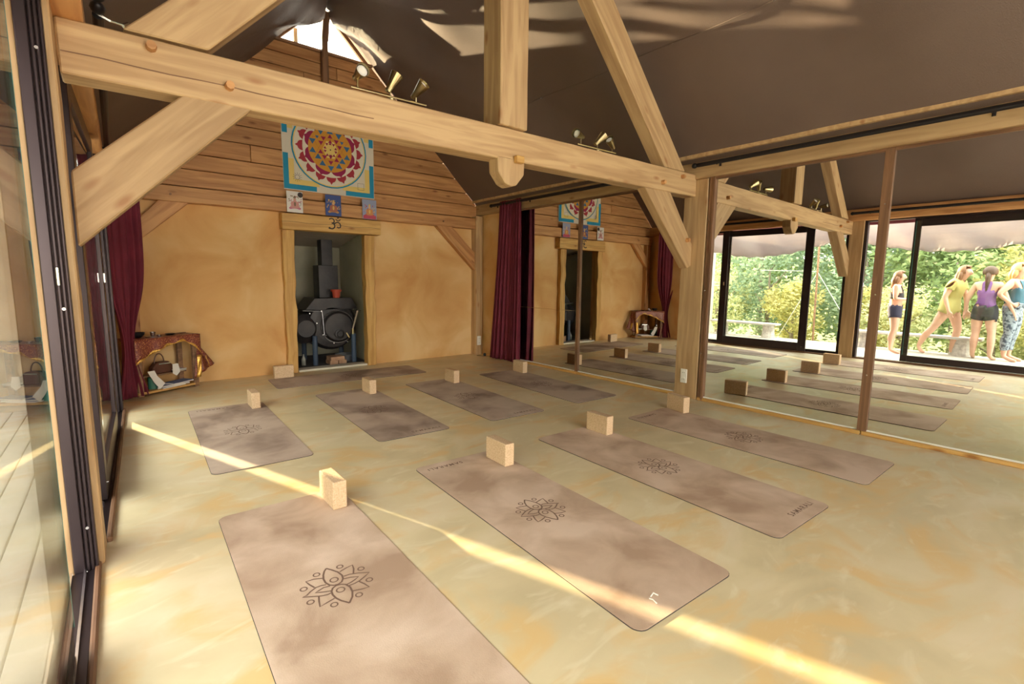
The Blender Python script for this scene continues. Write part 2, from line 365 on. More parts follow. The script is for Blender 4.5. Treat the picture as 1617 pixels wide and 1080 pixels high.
timber('upper_post', (2.25, YB-.07, 4.20), (2.285, YB-.07, 4.55), .08, .09, M['trim_wood'], gp, upv=(0, 1, 0), wob=.003)

# back wall timbers
o = timber('gable_beam', (.0, YB-.04, 2.13), (4.62, YB-.04, 2.13), .15, .165, M['plank'], wob=.0025)
tag(o, 'long horizontal pine beam across the top of the plaster end wall, below the boards', 'beam')
for k, x in enumerate((.52, 3.95)):
    pgm = MB(); pgm.tube([(x, YB-.13, 2.12), (x, YB-.105, 2.12)], .012, 8); q = put('peg', pgm, M['trim_wood'], o)
    q.parent = o; q.matrix_parent_inverse = Matrix.Identity(4); q.matrix_local = POSE[o.name].inverted() @ Matrix.Translation(V(q['_o']))
tag(timber('corner_post', (4.61, YB-.07, 0), (4.61, YB-.07, 2.25), .13, .14, M['beam'], upv=(0, 1, 0), wob=.003), 'square timber corner post between the plaster end wall and the right curtain', 'post')
tag(timber('corner_post', (.10, YB-.05, 0), (.10, YB-.05, 2.05), .13, .1, M['plank'], upv=(0, 1, 0), wob=.003), 'timber corner post behind the left curtain and the shrine table', 'post')
tag(timber_prism('corner_brace', [(3.84, 2.05), (4.12, 2.05), (4.55, 1.665), (4.55, 1.39)], YB-.10, YB-.01, -.75, M['plank']), 'short diagonal brace from corner post to beam, right of the stove opening', 'brace')
tag(timber_prism('corner_brace', [(.69, 2.05), (.41, 2.05), (.165, 1.77), (.165, 1.56)], YB-.09, YB-.01, .78, M['plank']), 'short diagonal brace below the beam in the left corner beside the curtain', 'brace')
# plates along both long walls
o = timber('wall_plate', (4.69, Y0, 2.37), (4.69, YB, 2.37), .12, .20, M['beam'], wob=.002)
tag(o, 'long timber wall plate running above the mirrors under the ceiling', 'beam')
o = timber('wall_plate', (-.13, Y0, 2.36), (-.08, YB, 2.34), .14, .18, M['plank'], wob=.002)
tag(o, 'long timber wall plate running above the glass sliding doors', 'beam')
bx('lip', (4.567, Y0, 2.435), (4.628, YB, 2.482), M['beam'], bpy.data.objects['wall_plate'], bevel=.003).matrix_local = POSE['wall_plate'].inverted() @ Matrix.Translation(V((4.589, (Y0+YB)/2, 2.462)))

# stove opening frame
d3 = thing('door_3', (2.24, YB, 0), 'rough timber framed opening to the stove room', kind='structure')
lin = timber('lintel', (1.635, YB-.05, 1.93), (2.925, YB-.05, 1.935), .17, .195, M['frame_wood'], d3, wob=.004)
timber('jamb', (1.705, YB-.02, 0), (1.715, YB-.02, 1.83), .13, .12, M['frame_wood'], d3, upv=(0, 1, 0), wob=.011)
timber('jamb', (2.775, YB-.02, 0), (2.77, YB-.02, 1.83), .13, .13, M['frame_wood'], d3, upv=(0, 1, 0), wob=.011)
bx('threshold', (1.78, YB-.06, 0), (2.71, YB+.12, .028), M['sill'], d3, bevel=.004)
cr_ = MB(); cr_.tube([(1.63+i*.08, YB-.1365, 1.925+.006*math.sin(i)) for i in range(17)], .0022, 4); put('crack', cr_, M['black_paint'], d3)
# the painted sign on the lintel
def strip(mb, pts, wd, zz=0, closed=False, fn=None, mi=0):
    """flat ribbon along 2D points; fn maps (a,b) to 3D"""
    n = len(pts); L_ = []; R_ = []
    for i in range(n):
        a = pts[(i-1) % n] if closed or i > 0 else pts[i]; b = pts[(i+1) % n] if closed or i < n-1 else pts[i]
        dx, dy = b[0]-a[0], b[1]-a[1]; l = math.hypot(dx, dy) or 1; nx, ny = -dy/l*wd/2, dx/l*wd/2
        L_.append(fn(pts[i][0]+nx, pts[i][1]+ny)); R_.append(fn(pts[i][0]-nx, pts[i][1]-ny))
    k = n if closed else n-1
    mb.add(L_+R_, [(i, (i+1) % n, n+(i+1) % n, n+i) for i in range(k)], mi)
def arc(cx, cy_, r, a0, a1, n=12, ry=None): return [(cx+r*math.cos(math.radians(a0+(a1-a0)*i/n)), cy_+(ry or r)*math.sin(math.radians(a0+(a1-a0)*i/n))) for i in range(n+1)]
om = MB(); F = lambda a, b: (2.287+a*1.3, YB-.1385, 1.950+b*1.25)
strip(om, arc(-.035, .022, .026, 150, -90, 12), .012, fn=F); strip(om, arc(-.035, -.028, .03, 90, -150, 14), .013, fn=F)
strip(om, [(-.01, -.006), (.01, .008), (.03, .012), (.048, 0), (.055, -.02), (.05, -.04), (.03, -.045), (.018, -.036)], .012, fn=F)
strip(om, arc(.03, .052, .024, 200, 345, 8), .009, fn=F); strip(om, [(.024, .052), (.036, .064)], .014, fn=F)
strip(om, [(-.068, -.05), (-.05, -.06)], .011, fn=F)
put('painted_sign', om, M['black_paint'], d3)

# stove room
al = MB()
yb2 = 8.0
al.box((1.5, yb2, -.04), (3.1, yb2+.1, 2.2)); al.box((1.42, YB+.101, -.04), (1.52, yb2+.1, 2.2)); al.box((2.86, YB+.101, -.04), (3.0, yb2+.1, 2.2))
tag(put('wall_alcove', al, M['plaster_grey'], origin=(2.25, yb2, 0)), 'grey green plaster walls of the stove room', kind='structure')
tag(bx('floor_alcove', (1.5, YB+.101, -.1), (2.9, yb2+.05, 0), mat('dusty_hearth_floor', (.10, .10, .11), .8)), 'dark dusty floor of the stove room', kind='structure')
cg = MB()
def corr(u, v): return V((1.5+1.4*u, YB+.10+1.26*v, 1.955-.22*v+.013*math.sin(v*2*PI*11)))
cg.grid(corr, 1, 130)
tag(put('ceiling_alcove', cg, mat('corrugated_sheet', (.34, .29, .24), .5, .3), origin=(2.2, 7.3, 1.8), solid=.003), 'corrugated metal ceiling of the stove room', kind='structure')
# the stove room has no window; light comes in through its opening only
# ------------------------------------------------------------------ main truss
tb = timber('tie_beam', (-.118, 2.83, 2.150), (4.66, 2.83, 2.208), .14, .215, M['beam'], wob=.0015)
tag(tb, 'massive pale tie beam crossing the whole room above the mats', 'beam')
def child_world(o, par):
    p_ = V(o['_o']); o.parent = par; o.matrix_local = POSE[par.name].inverted() @ Matrix.Translation(p_)
def peg_on(par, x, z, y=2.76):
    pm = MB(); pm.tube([(x, y-.036, z), (x, y+.02, z)], [.019, .023], 8); q = put('peg', pm, M['plank']); child_world(q, par)
for x, z in ((.19, 2.225), (.485, 2.135), (4.39, 2.262), (4.065, 2.165)): peg_on(tb, x, z)
cm = MB(); cm.tube([(-.11+i*.12, 2.7585, 2.128+.0105*i*.12+.003*math.sin(i*1.7)) for i in range(12)], .003, 4); q = put('crack', cm, M['trim_wood']); child_world(q, tb)
kp = thing('king_post', (2.225, 2.85, 2.1), 'tall king post rising from the middle of the tie beam with pointed pendant below', 'post')
timber('post', (2.2275, 2.83, 2.29), (2.2275, 2.83, 4.62), .2, .245, M['beam'], kp, upv=(1, 0, 0), wob=.002)
timber_prism('pendant', [(2.105, 2.085), (2.35, 2.085), (2.345, 1.985), (2.275, 1.905), (2.225, 1.893), (2.175, 1.91), (2.11, 1.985)], 2.755, 2.865, PI/2, M['beam'], kp)
bx('wedge', (2.245, 2.715, 2.058), (2.315, 2.755, 2.105), M['frame_wood'], kp, bevel=.004)
# principal rafters
o = timber_prism('principal_rafter', [(4.11, 2.312), (4.45, 2.32), (2.42, 4.36), (2.34, 4.10)], 2.765, 2.90, -.79, M['beam'])
tag(o, 'sloping principal rafter rising from the right end of the tie beam to the king post', 'rafter')
o = timber_prism('principal_rafter', [(.095, 2.275), (.41, 2.280), (2.12, 4.06), (2.12, 4.32)], 2.765, 2.90, .79, M['beam'])
tag(o, 'sloping principal rafter rising from the left end of the tie beam to the king post', 'rafter')
# posts
rp = timber('mirror_wall_post', (4.755, 2.76, 0), (4.755, 2.76, 2.27), .26, .185, M['beam'], upv=(1, 0, 0), wob=.002)
tag(rp, 'square pale oak post between mirror panels under the tie beam', 'post')
o = timber('window_wall_post', (-.19, 2.70, 0), (-.19, 2.70, 2.27), .2, .136, M['beam'], upv=(1, 0, 0), wob=.002)
tag(o, 'timber post between two banks of sliding glass doors under the tie beam', 'post')
# knee braces
rb = timber_prism('knee_brace', [(3.81, 2.10), (4.23, 2.10), (4.665, 1.625), (4.665, 1.40), (4.60, 1.375)], 2.775, 2.87, -.79, M['beam'])
tag(rb, 'diagonal knee brace from the mirror wall post up to the tie beam', 'brace')
peg_on(rb, 4.56, 1.66, 2.775)
lb = timber_prism('knee_brace', [(-.115, 1.66), (.30, 2.06), (.59, 2.065), (-.115, 1.352)], 2.765, 2.90, .785, M['beam'])
tag(lb, 'broad diagonal knee brace from the left window post up to the tie beam', 'brace')

# ------------------------------------------------------------------ mirrors on the right wall
def mirror(y0, y1, label, seam=None, z0=.035, z1=2.26):
    t = thing('wall_mirror', (WR, (y0+y1)/2, 0), label, 'mirror')
    if seam:
        bx('mirror_glass', (WR, y0, z0), (WR+.006, y1, seam-.002), M['mirror'], t); bx('mirror_glass', (WR, y0, seam+.002), (WR+.006, y1, z1), M['mirror'], t)
    else: bx('mirror_glass', (WR, y0, z0), (WR+.006, y1, z1), M['mirror'], t)
    timber('top_batten', (WR-.008, y0, 2.262), (WR-.008, y1, 2.262), .022, .03, M['trim_wood'], t)
    timber('bottom_batten', (WR-.012, y0, .016), (WR-.012, y1, .016), .03, .032, M['frame_wood'], t, wob=.002)
    bx('bright_edge', (WR-.004, y0, .033), (WR, y1, .046), M['mirror_edge'], t)
    return t
m1 = mirror(4.36, 6.0, 'tall wall mirror with a horizontal seam, next to the burgundy curtain', seam=.84)
m2 = mirror(2.90, 4.355, 'tall wall mirror left of the oak post, reflecting the stove opening')
m3 = mirror(1.165, 2.62, 'tall wall mirror right of the oak post, reflecting the knee brace and garden')
m4 = mirror(-2.4, 1.16, 'wide wall mirror at the right edge, reflecting the people outside')
def divider(y, wd, par, m):
    timber('divider_strip', (WR-.01, y, .035), (WR-.01, y, 2.27), wd, .02, m, par, upv=(1, 0, 0), bevel=.002)
    for z in (.5, 1.15, 1.85):
        s_ = MB(); s_.tube([(WR-.024, y, z), (WR-.018, y, z)], .005, 6); put('screw', s_, M['steel'], par)
divider(4.365, .05, m2, M['trim_wood']); divider(1.158, .065, m4, M['trim_wood'])
divider(2.60, .035, m3, M['trim_wood']); timber('divider_strip', (WR-.012, 2.568, .0), (WR-.012, 2.568, 2.27), .025, .03, M['trim_wood'], m3, upv=(1, 0, 0), bevel=.002)

# curtain rods
def rod(name, x, z, ya, yb, label, fin, hooks):
    t = thing(name, (x, (ya+yb)/2, z), label, 'curtain rod')
    mb = MB(); mb.tube([(x, ya, z), (x, yb, z)], .021, 10); put('pole', mb, M['black_metal'], t)
    for y in fin:
        mb = MB(); mb.lathe([(.006, -.03), (.022, -.02), (.028, 0), (.02, .02), (.008, .035)], 10, Matrix.Translation((x, y, z)) @ Matrix.Rotation(PI/2, 4, 'X')); put('finial', mb, M['black_metal'], t, smooth=True)
    for y, sx_ in hooks:
        mb = MB(); mb.tube([(x, y, z-.02), (x+.25*sx_, y, z-.005), (x+sx_, y, z)], .008, 6); mb.tube([(x+sx_, y, z-.03), (x+sx_, y, z+.03)], .012, 6); put('bracket', mb, M['black_metal'], t)
    return t
rod('curtain_rod', 4.56, 2.385, -1.5, 2.70, 'black curtain rod above the large mirrors at the right, nearer the camera', [2.73], [(2.5, .07), (.6, .07), (-1.2, .07)])
rod('curtain_rod', 4.56, 2.365, 2.95, 6.1, 'black curtain rod above the far mirrors, carrying the burgundy curtain', [6.13], [(3.1, .07), (5.3, .07), (6.05, .07)])
lr = rod('curtain_rod', .02, 2.37, 2.93, 6.3, 'black curtain rod along the left wall plate behind the tie beam', [2.86], [(3.2, -.07), (5.8, -.07)])
q = MB(); q.tube([(.02, 2.9, 2.36), (.06, 2.9, 2.345), (.115, 2.95, 2.36)], .005, 6); q.tube([(.105, 2.945, 2.355), (.125, 2.96, 2.375)], .009, 6); put('draw_hook', q, M['steel'], lr)
rod('curtain_rod', .02, 2.37, -1.5, 2.72, 'black curtain rod over the near sliding doors beside the camera', [2.74], [(2.5, -.07), (.2, -.07)])

def curtain(name, path, z0, z1, wfun, folds, depth, label):
    """path(s, z) -> centre line point and normal; folds are sine pleats deepening downwards"""
    mb = MB()
    def fn(u, v):
        z = z0+(z1-z0)*v; c, n = path(wfun(u, v), z)
        a = depth*(.75+.5*math.sin(u*9+1))*(.55+.45*(1-v))
        return c+n*a*math.sin(u*2*PI*folds+.6*math.sin(v*3+u*4))
    mb.grid(fn, int(folds*12), 26)
    o = put(name, mb, M['curtain'], smooth=True, fixn=False, solid=.003); return tag(o, label, 'curtain')
def wf_r(u, v):   # s in metres along the wall, spreading to the floor
    w_ = .50+.24*(1-v)**1.2; return 5.42+w_*u
curtain('burgundy_curtain', lambda s, z: (V((4.57, s, z)), V((-1, 0, 0))), .012, 2.40, wf_r, 9, .05, 'burgundy full length curtain hanging at the far end of the mirrors')
def wf_l(u, v):
    z = v; pinch = 1-.72*math.exp(-((z-.22)/.2)**2)
    return (u-.5)*.40*pinch
def path_l(s, z):
    k = math.exp(-((z-.5)/.45)**2)
    c = V((.075-.03*k, 6.10, z)); d = V((.80, .60, 0)); return c+d*s, V((.60, -.80, 0))
curtain('burgundy_curtain', path_l, .015, 2.34, wf_l, 6, .028, 'burgundy curtain gathered in the far left corner beside the shrine table')

# ------------------------------------------------------------------ sliding glass doors on the left wall
def panel(par, ya, yb, z0, z1, stile, top, bot, x, th=.035, face=False):
    """sliding leaf in the plane x (in frame of par)"""
    K = M['black_frame']
    bx('stile', (x-th/2, ya, z0), (x+th/2, ya+stile, z1), K, par, bevel=.003); bx('stile', (x-th/2, yb-stile, z0), (x+th/2, yb, z1), K, par, bevel=.003)
    bx('rail', (x-th/2, ya+stile, z0), (x+th/2, yb-stile, z0+bot), K, par, bevel=.003); bx('rail', (x-th/2, ya+stile, z1-top), (x+th/2, yb-stile, z1), K, par, bevel=.003)
    if face: bx('pane', (x+th/2+.001, ya+.004, z0+bot), (x+th/2+.007, yb-.028, z1-.04), M['glass'], par)
    else: bx('pane', (x-.004, ya+stile, z0+bot), (x+.004, yb-stile, z1-top), M['glass'], par)
# bay 1: next to the camera
d1 = thing('door_1', (-.2, 1.2, 0), 'dark framed sliding glass door bay beside the camera, partly open', kind='structure')
panel(d1, .25, 1.97, .03, 2.24, .085, .12, .10, -.205, face=True)
bx('glass_edge', (-.187, 1.942, .13), (-.180, 1.947, 2.2), mat('teal_glass_edge', (.10, .32, .30), .2), d1)
panel(d1, -1.5, .3, .03, 2.24, .085, .12, .10, -.245)
panel(d1, -3.1, -1.45, .03, 2.24, .085, .12, .10, -.205)
for (a, b) in ((-.220, -.184), (-.180, -.169), (-.166, -.155), (-.152, -.142)):
    bx('jamb_track', (a, 2.552, .0), (b, 2.598, 2.26), M['black_frame'], d1, bevel=.003)
bx('jamb_back', (-.218, 2.575, .0), (-.144, 2.599, 2.26), M['black_frame'], d1)
timber('outer_jamb', (-.237, 2.585, -.02), (-.237, 2.585, 2.3), .032, .026, M['beam'], d1, upv=(0, 1, 0), bevel=.002)
bx('latch', (-.178, 2.545, 1.19), (-.169, 2.553, 1.26), M['steel'], d1, bevel=.002)
for z in (1.10, .2, 2.05):
    s_ = MB(); s_.tube([(-.166, 2.545, z), (-.166, 2.553, z)], .006, 8); put('screw', s_, M['steel'], d1)
bx('sill', (-.25, -3.1, -.02), (-.155, 2.55, .012), M['black_frame'], d1, bevel=.002)
for x in (-.228, -.185):
    bx('rail_track', (x-.004, -3.1, .012), (x+.004, 2.55, .024), M['steel'], d1)
bx('header', (-.26, -3.1, 2.24), (-.14, 2.55, 2.27), M['black_frame'], d1)
tag(timber('trim_1', (-.145, -3.1, .008), (-.145, 2.6, .008), .02, .03, M['trim_wood']), 'brown wooden floor strip under the near sliding doors', kind='structure')
# bay 2: between the post and the back corner (the wall line turns in slightly)
d2 = thing('door_2', (-.19, 2.80, 0), 'dark framed sliding glass door bay at the far end of the left wall', kind='structure')
o2 = V((-.19, 2.8, 0))
panel(d2, 3.32, 4.95, .02, 2.24, .13, .11, .15, -.154)
panel(d2, 2.81, 3.46, .02, 2.26, .045, .04, .05, -.20)
panel(d2, 4.80, 5.60, .02, 2.26, .05, .04, .05, -.20)
bx('sill', (-.24, 2.81, -.02), (-.125, 5.6, .012), M['black_frame'], d2)
for x in (-.20, -.154): bx('rail_track', (x-.004, 2.81, .012), (x+.004, 5.6, .018), M['steel'], d2)
bx('header', (-.24, 2.81, 2.26), (-.125, 5.6, 2.29), M['black_frame'], d2)
for a in (-.178, -.152): bx('jamb_track', (a-.010, 5.52, .012), (a+.010, 5.60, 2.26), M['black_frame'], d2, bevel=.003)
bx('jamb_back', (-.203, 5.575, .012), (-.116, 5.598, 2.26), M['black_frame'], d2)
bx('jamb_track', (-.134, 5.53, .012), (-.116, 5.574, 2.26), M['black_frame'], d2, bevel=.003)
timber('wood_strip', (-.112, 2.81, .01), (-.112, 5.6, .01), .022, .03, M['trim_wood'], d2)
bx('latch', (-.136, 4.86, 1.18), (-.128, 4.88, 1.25), M['steel'], d2)
s_ = MB(); s_.tube([(-.136, 3.38, .10), (-.130, 3.38, .10)], .006, 8); put('screw', s_, M['steel'], d2)
d2.rotation_euler = (0, 0, -.030)
tag(bx('wall_left', (-.12, 5.60, -.1), (-.035, 6.66, 2.3), M['plaster']), 'narrow ochre plaster return at the far left corner', kind='structure')
tag(bx('wall_outside', (-.545, 6.661, -.3), (-.121, 6.70, 2.28), M['plaster']), 'outer end of the plaster wall outside the glass doors', kind='structure')  # unseen piece added so its edge trims the sun stripe

# ------------------------------------------------------------------ yoga mats
LINES = [[[0.0004, 0.1503], [0.0149, 0.1279], [0.0314, 0.0955], [0.0379, 0.0625], [0.0337, 0.0382], [0.0222, 0.02], [0.0069, 0.013], [-0.0103, 0.0156], [-0.0241, 0.0285], [-0.032, 0.0528], [-0.0314, 0.0818], [-0.024, 0.1091], [-0.0125, 0.1342], [0.0004, 0.1503]], [[0.0022, -0.1267], [0.0237, -0.0979], [0.0349, -0.0669], [0.0377, -0.0335], [0.029, -0.0062], [0.0147, 0.0055], [-0.0048, 0.0088], [-0.0204, -0.0], [-0.0305, -0.0176], [-0.0333, -0.0403], [-0.0296, -0.0673], [-0.0188, -0.0945], [0.0022, -0.1267]], [[0.041, 0.0519], [0.0648, 0.0507], [0.0959, 0.0385], [0.1354, 0.0145], [0.1113, -0.001], [0.0839, -0.0158], [0.0603, -0.0219], [0.0364, -0.0223]], [[0.0361, 0.0337], [0.0621, 0.0278], [0.0892, 0.0129], [0.0686, 0.0011], [0.05, -0.0062], [0.0331, -0.0093]], [[-0.0338, 0.0384], [-0.0522, 0.0445], [-0.0723, 0.0442], [-0.0956, 0.0314], [-0.1144, 0.016], [-0.1305, 0.0136], [-0.1006, -0.0041], [-0.0716, -0.0211], [-0.0493, -0.0282], [-0.0361, -0.0258]], [[-0.024, 0.0207], [-0.0478, 0.0257], [-0.0702, 0.0173], [-0.0838, 0.0126], [-0.0648, 0.0022], [-0.0474, -0.0059], [-0.0307, -0.0125]], [[0.0386, 0.0929], [0.0698, 0.1041], [0.0981, 0.1094], [0.0925, 0.0783], [0.0792, 0.0454]], [[0.0795, -0.0204], [0.0907, -0.0474], [0.0987, -0.0784], [0.0722, -0.0749], [0.0373, -0.0637]], [[-0.0311, 0.0897], [-0.0626, 0.1052], [-0.0936, 0.1071], [-0.0875, 0.0789], [-0.0764, 0.0473]], [[-0.0786, -0.0159], [-0.0868, -0.0479], [-0.0933, -0.0823], [-0.0687, -0.0756], [-0.0342, -0.0662]]]
CIRC = [[0.0017, 0.0515], [0.0016, -0.0283], [0.0507, 0.129], [0.1177, 0.0611], [0.1169, -0.0336], [0.0485, -0.1019], [-0.0469, -0.1021], [-0.1142, -0.0342], [-0.1136, 0.0625], [-0.0454, 0.1296]]
def rrect(w_, h_, r, n=5):
    pts = []
    for cx, cy_, a in ((w_/2-r, h_/2-r, 0), (-w_/2+r, h_/2-r, 90), (-w_/2+r, -h_/2+r, 180), (w_/2-r, -h_/2+r, 270)): pts += arc(cx, cy_, r, a, a+90, n)
    return pts
MW, ML = .617, 1.83
def make_mat():
    t = thing('yoga_mat', (0, 0, 0)); mb = MB()
    mb.prism(rrect(MW, ML, .045), .0, .0035, fn=lambda a, b, t_: (a, b, t_)); put('rubber_base', mb, M['mat_edge'], t, origin=(0, 0, 0))
    mb = MB(); mb.prism(rrect(MW-.003, ML-.003, .044), .0035, .005, fn=lambda a, b, t_: (a, b, t_)); put('suede_top', mb, M['mat'], t, origin=(0, 0, 0))
    mb = MB(); F_ = lambda a, b: (a-.003, b-.012, .0056)
    for i, ln in enumerate(LINES): strip(mb, ln, .0075 if i < 2 else .0066, fn=F_, closed=i < 2)
    for i, (cx, cy_) in enumerate(CIRC): strip(mb, arc(cx, cy_, .0155 if i < 2 else .0125, 0, 337.5, 15), .0055, fn=F_, closed=True)
    put('lotus_print', mb, M['mat_print'], t, origin=(0, 0, 0))
    fc = bpy.data.curves.new('lettering', 'FONT'); fc.body = 'SAMARALI'; fc.size = .047; fc.space_character = 1.25; fc.align_x = 'CENTER'; fc.offset = .0007
    tmp = bpy.data.objects.new('tmp', fc); C.objects.link(tmp); dg = bpy.context.evaluated_depsgraph_get()
    me = bpy.data.meshes.new_from_object(tmp.evaluated_get(dg)); bpy.data.objects.remove(tmp); me.materials.clear(); me.materials.append(M['mat_print'])
    o = bpy.data.objects.new('lettering', me); C.objects.link(o); o.parent = t; o.location = (.12, -ML/2+.065, .0056)
    return t
mats = [(0.604, 1.834, -.021, 0, 'tan yoga mat nearest the camera, running out of the bottom of the picture'),
        (1.685, 1.807, -.046, 1, 'tan yoga mat second from the window in the front row, near corner sunlit'),
        (2.734, 1.774, -.039, 0, 'tan yoga mat third from the window in the front row, lettering at its near end'),
        (3.805, 1.718, -.010, 1, 'tan yoga mat of the front row lying closest to the mirrors'),
        (0.707, 4.307, -.027, 1, 'smudged yoga mat of the far row crossed by a sun stripe, closest to the windows'),
        (1.810, 4.261, -.045, 0, 'smudged yoga mat second from the window in the far row'),
        (2.818, 4.189, -.041, 0, 'brown smudged yoga mat third from the window in the far row'),
        (3.871, 4.172, -.037, 0, 'dark smudged yoga mat of the far row closest to the mirrors'),
        (2.235, 5.975, PI/2-.055, 0, 'yoga mat lying crosswise in front of the stove opening')]
proto = make_mat()
for i, (x, y, a, flip, lab) in enumerate(mats):
    t = proto if i == 0 else copy_tree(proto)
    t.location = (x, y, 0); t.rotation_euler = (0, 0, a+(PI if flip else 0)); tag(t, lab, 'yoga mat', 'yoga mats set out on the floor')
    if 4 <= i <= 8:
        for ch in kids(t):
            if ch.name.startswith('suede_top'):
                ch.data = ch.data.copy(); ch.data.materials[0] = M['mat_worn']
    if i == 7 or i == 8 or i == 0:
        for ch in kids(t):
            if ch.name.startswith('lettering') and i != 0: bpy.data.objects.remove(ch)
# curled corner tag of the second mat
tg = MB(); tg.tube([(1.520, .965, .006), (1.523, .985, .010), (1.522, 1.0, .006)], .0028, 5); tg.tube([(1.535, 1.004, .006), (1.556, 1.006, .012), (1.566, .990, .006)], .0028, 5)
q = put('curled_tab', tg, M['paper'])
m_2 = [o_ for o_ in bpy.data.objects if o_.get('label', '').startswith('tan yoga mat second')][0]
q.parent = m_2; Mi = (Matrix.Translation(m_2.location) @ m_2.rotation_euler.to_matrix().to_4x4()).inverted(); q.matrix_local = Mi @ Matrix.Translation(V(q['_o']))

# ------------------------------------------------------------------ cork blocks
blocks = [(.845, 2.585, 0, 'cork block by the windows, standing on the mat nearest the camera'),
          (1.945, 2.500, -.03, 'cork block at the head of the second mat of the front row'),
          (2.995, 2.518, -.02, 'cork block at the head of the third mat of the front row'),
          (4.110, 2.495, -.25, 'cork block at the foot of the oak mirror post'),
          (.940, 5.055, -.02, 'cork block on the far row mat closest to the windows'),
          (2.052, 4.965, -.02, 'cork block on the second mat of the far row'),
          (3.072, 4.905, -.02, 'cork block on the third mat of the far row'),
          (4.155, 4.910, -.05, 'cork block in front of the burgundy curtain'),
          (1.525, 6.335, PI/2-.05, 'cork block at the left foot of the stove opening frame')]
b0 = None
for i, (x, y, a, lab) in enumerate(blocks):
    if b0 is None:
        b0 = o = bx('cork_block', (-.0375, -.113, 0), (.0375, .113, .152), M['cork'], bevel=.007, seg=2)
    else: o = b0.copy(); C.objects.link(o)
    o.location = (x, y, .0052 if i not in (8,) else 0.0052); o.rotation_euler = (0, 0, a); tag(o, lab, 'yoga block', 'cork yoga blocks')

# ------------------------------------------------------------------ painted cloth and pictures on the gable
by = YB-.03
def fY(off): return lambda a, b: (2.290+a, by-off, 2.895+b)
bn = thing('yantra_cloth', (2.29, by, 2.335), 'square painted cloth with a red, blue and gold geometric lotus circle above the stove opening', 'wall hanging')
cl = MB(); cl.grid(lambda u, v: V((1.70+1.185*u, by+.004*math.sin(u*9+v*3), 2.335+1.15*v)), 14, 10)
put('cloth', cl, mat('cream_cloth', (.80, .74, .62), .9), bn, solid=.002)
P_ = [mat('blue_paint', (.02, .30, .52), .8), mat('yellow_paint', (.86, .66, .22), .8), mat('maroon_paint', (.34, .02, .09), .8), mat('gold_paint', (.70, .34, .05), .8), mat('cream_paint', (.82, .76, .64), .8), mat('navy_paint', (.05, .17, .36), .8), M['black_paint'], mat('red_paint', (.42, .04, .06), .8)]
pt = MB()
def flat(poly, off, mi): F_ = fY(off); pt.add([F_(a, b) for a, b in poly], [tuple(range(len(poly)))], mi)
def disc(cx, cy_, r, off, mi, n=40): flat([(cx+r*math.cos(2*PI*k/n), cy_+r*math.sin(2*PI*k/n)) for k in range(n)], off, mi)
for sx_ in (-1, 1):
    for (o_, mi, wd, e0) in ((.012, 0, .06, .585), (.010, 1, .065, .525)):
        for sy in (-1, 1):
            zo = .552 if sy < 0 else .58; ee = e0 if mi == 0 else e0
            k = 0 if mi == 0 else .06
            flat([(sx_*ee, sy*(zo-k)), (sx_*(ee-wd), sy*(zo-k)), (sx_*(ee-wd), sy*(.12+k)), (sx_*ee, sy*(.12+k))], o_, mi)
            flat([(sx_*ee, sy*(zo-k)), (sx_*(.19-k*.6), sy*(zo-k)), (sx_*(.19-k*.6), sy*(zo-k-wd)), (sx_*ee, sy*(zo-k-wd))], o_+.0004, mi)
disc(0, 0, .485, .013, 0); disc(0, 0, .468, .0136, 1); disc(0, 0, .455, .0142, 4)
for k in range(16):
    a = 2*PI*k/16; pts = []
    for t_ in range(9):
        q = t_/8; w_ = .083*math.sin(q*PI)**.7*(1 if q < .5 else 1)
        pts.append((a-.19+.38*q, (.350, .388, .404, .410, .440, .410, .404, .388, .350)[t_]))
    flat([(r_*math.cos(b_), r_*math.sin(b_)) for b_, r_ in pts], .0148, 7)
disc(0, 0, .352, .0154, 4)
for k in range(8):
    a = 2*PI*k/8+.39; pts = []
    for t_ in range(11):
        q = t_/10; pts.append((a-.385+.77*q, (.275, .305, .322, .330, .334, .354, .334, .330, .322, .305, .275)[t_]))
    flat([(r_*math.cos(b_), r_*math.sin(b_)) for b_, r_ in pts], .0160, 2)
disc(0, 0, .282, .0166, 3)
def tri(u, v, s, d, mi, off=.0172):
    x = (u-545)/752; z = -(v-375-(u-545)*.107)/790; s *= 1.12; h = s*1.6*(1 if d else -1)
    flat([(x-s, z-h/2), (x+s, z-h/2), (x, z+h/2)] if d else [(x-s, z-h/2), (x+s, z-h/2), (x, z+h/2)], off, mi)
strips_ = MB()
for k in range(3):
    R_ = .262-.012*k
    for a0 in (90, 270): strip(pt, [(R_*math.cos(math.radians(a0+120*j+k*0)), R_*math.sin(math.radians(a0+120*j))) for j in range(3)], .0035, fn=fY(.0169), closed=True, mi=7) if k == 0 else None
for u, v, d in ((455, 205, 0), (545, 190, 1), (630, 240, 0), (375, 300, 0), (375, 380, 1), (708, 362, 0), (708, 438, 1), (425, 440, 1), (465, 505, 1), (545, 562, 0), (625, 530, 1), (660, 480, 1)): tri(u, v, .038, d, 5)
for u, v in ((420, 258), (660, 303)): tri(u, v, .022, 0, 5)
for u, v, d in ((545, 240, 1), (480, 268, 0), (605, 295, 0), (455, 313, 0), (635, 350, 0), (450, 393, 1), (632, 425, 1), (485, 452, 0), (603, 470, 1), (545, 505, 0)): tri(u, v, .029, d, 2)
hexa = [(.1*math.cos(PI/3*k), .12*math.sin(PI/3*k)) for k in range(6)]
flat(hexa, .0170, 1)
for k in range(10):
    a = 2*PI*k/10+.3; tri(545+math.cos(a)*55, 375+math.sin(a)*62+math.cos(a)*55*.107, .018, k % 2, 2, .0176)
for u, v, d in ((545, 292, 1), (545, 450, 0)): tri(u, v, .024, d, 2, .0176)
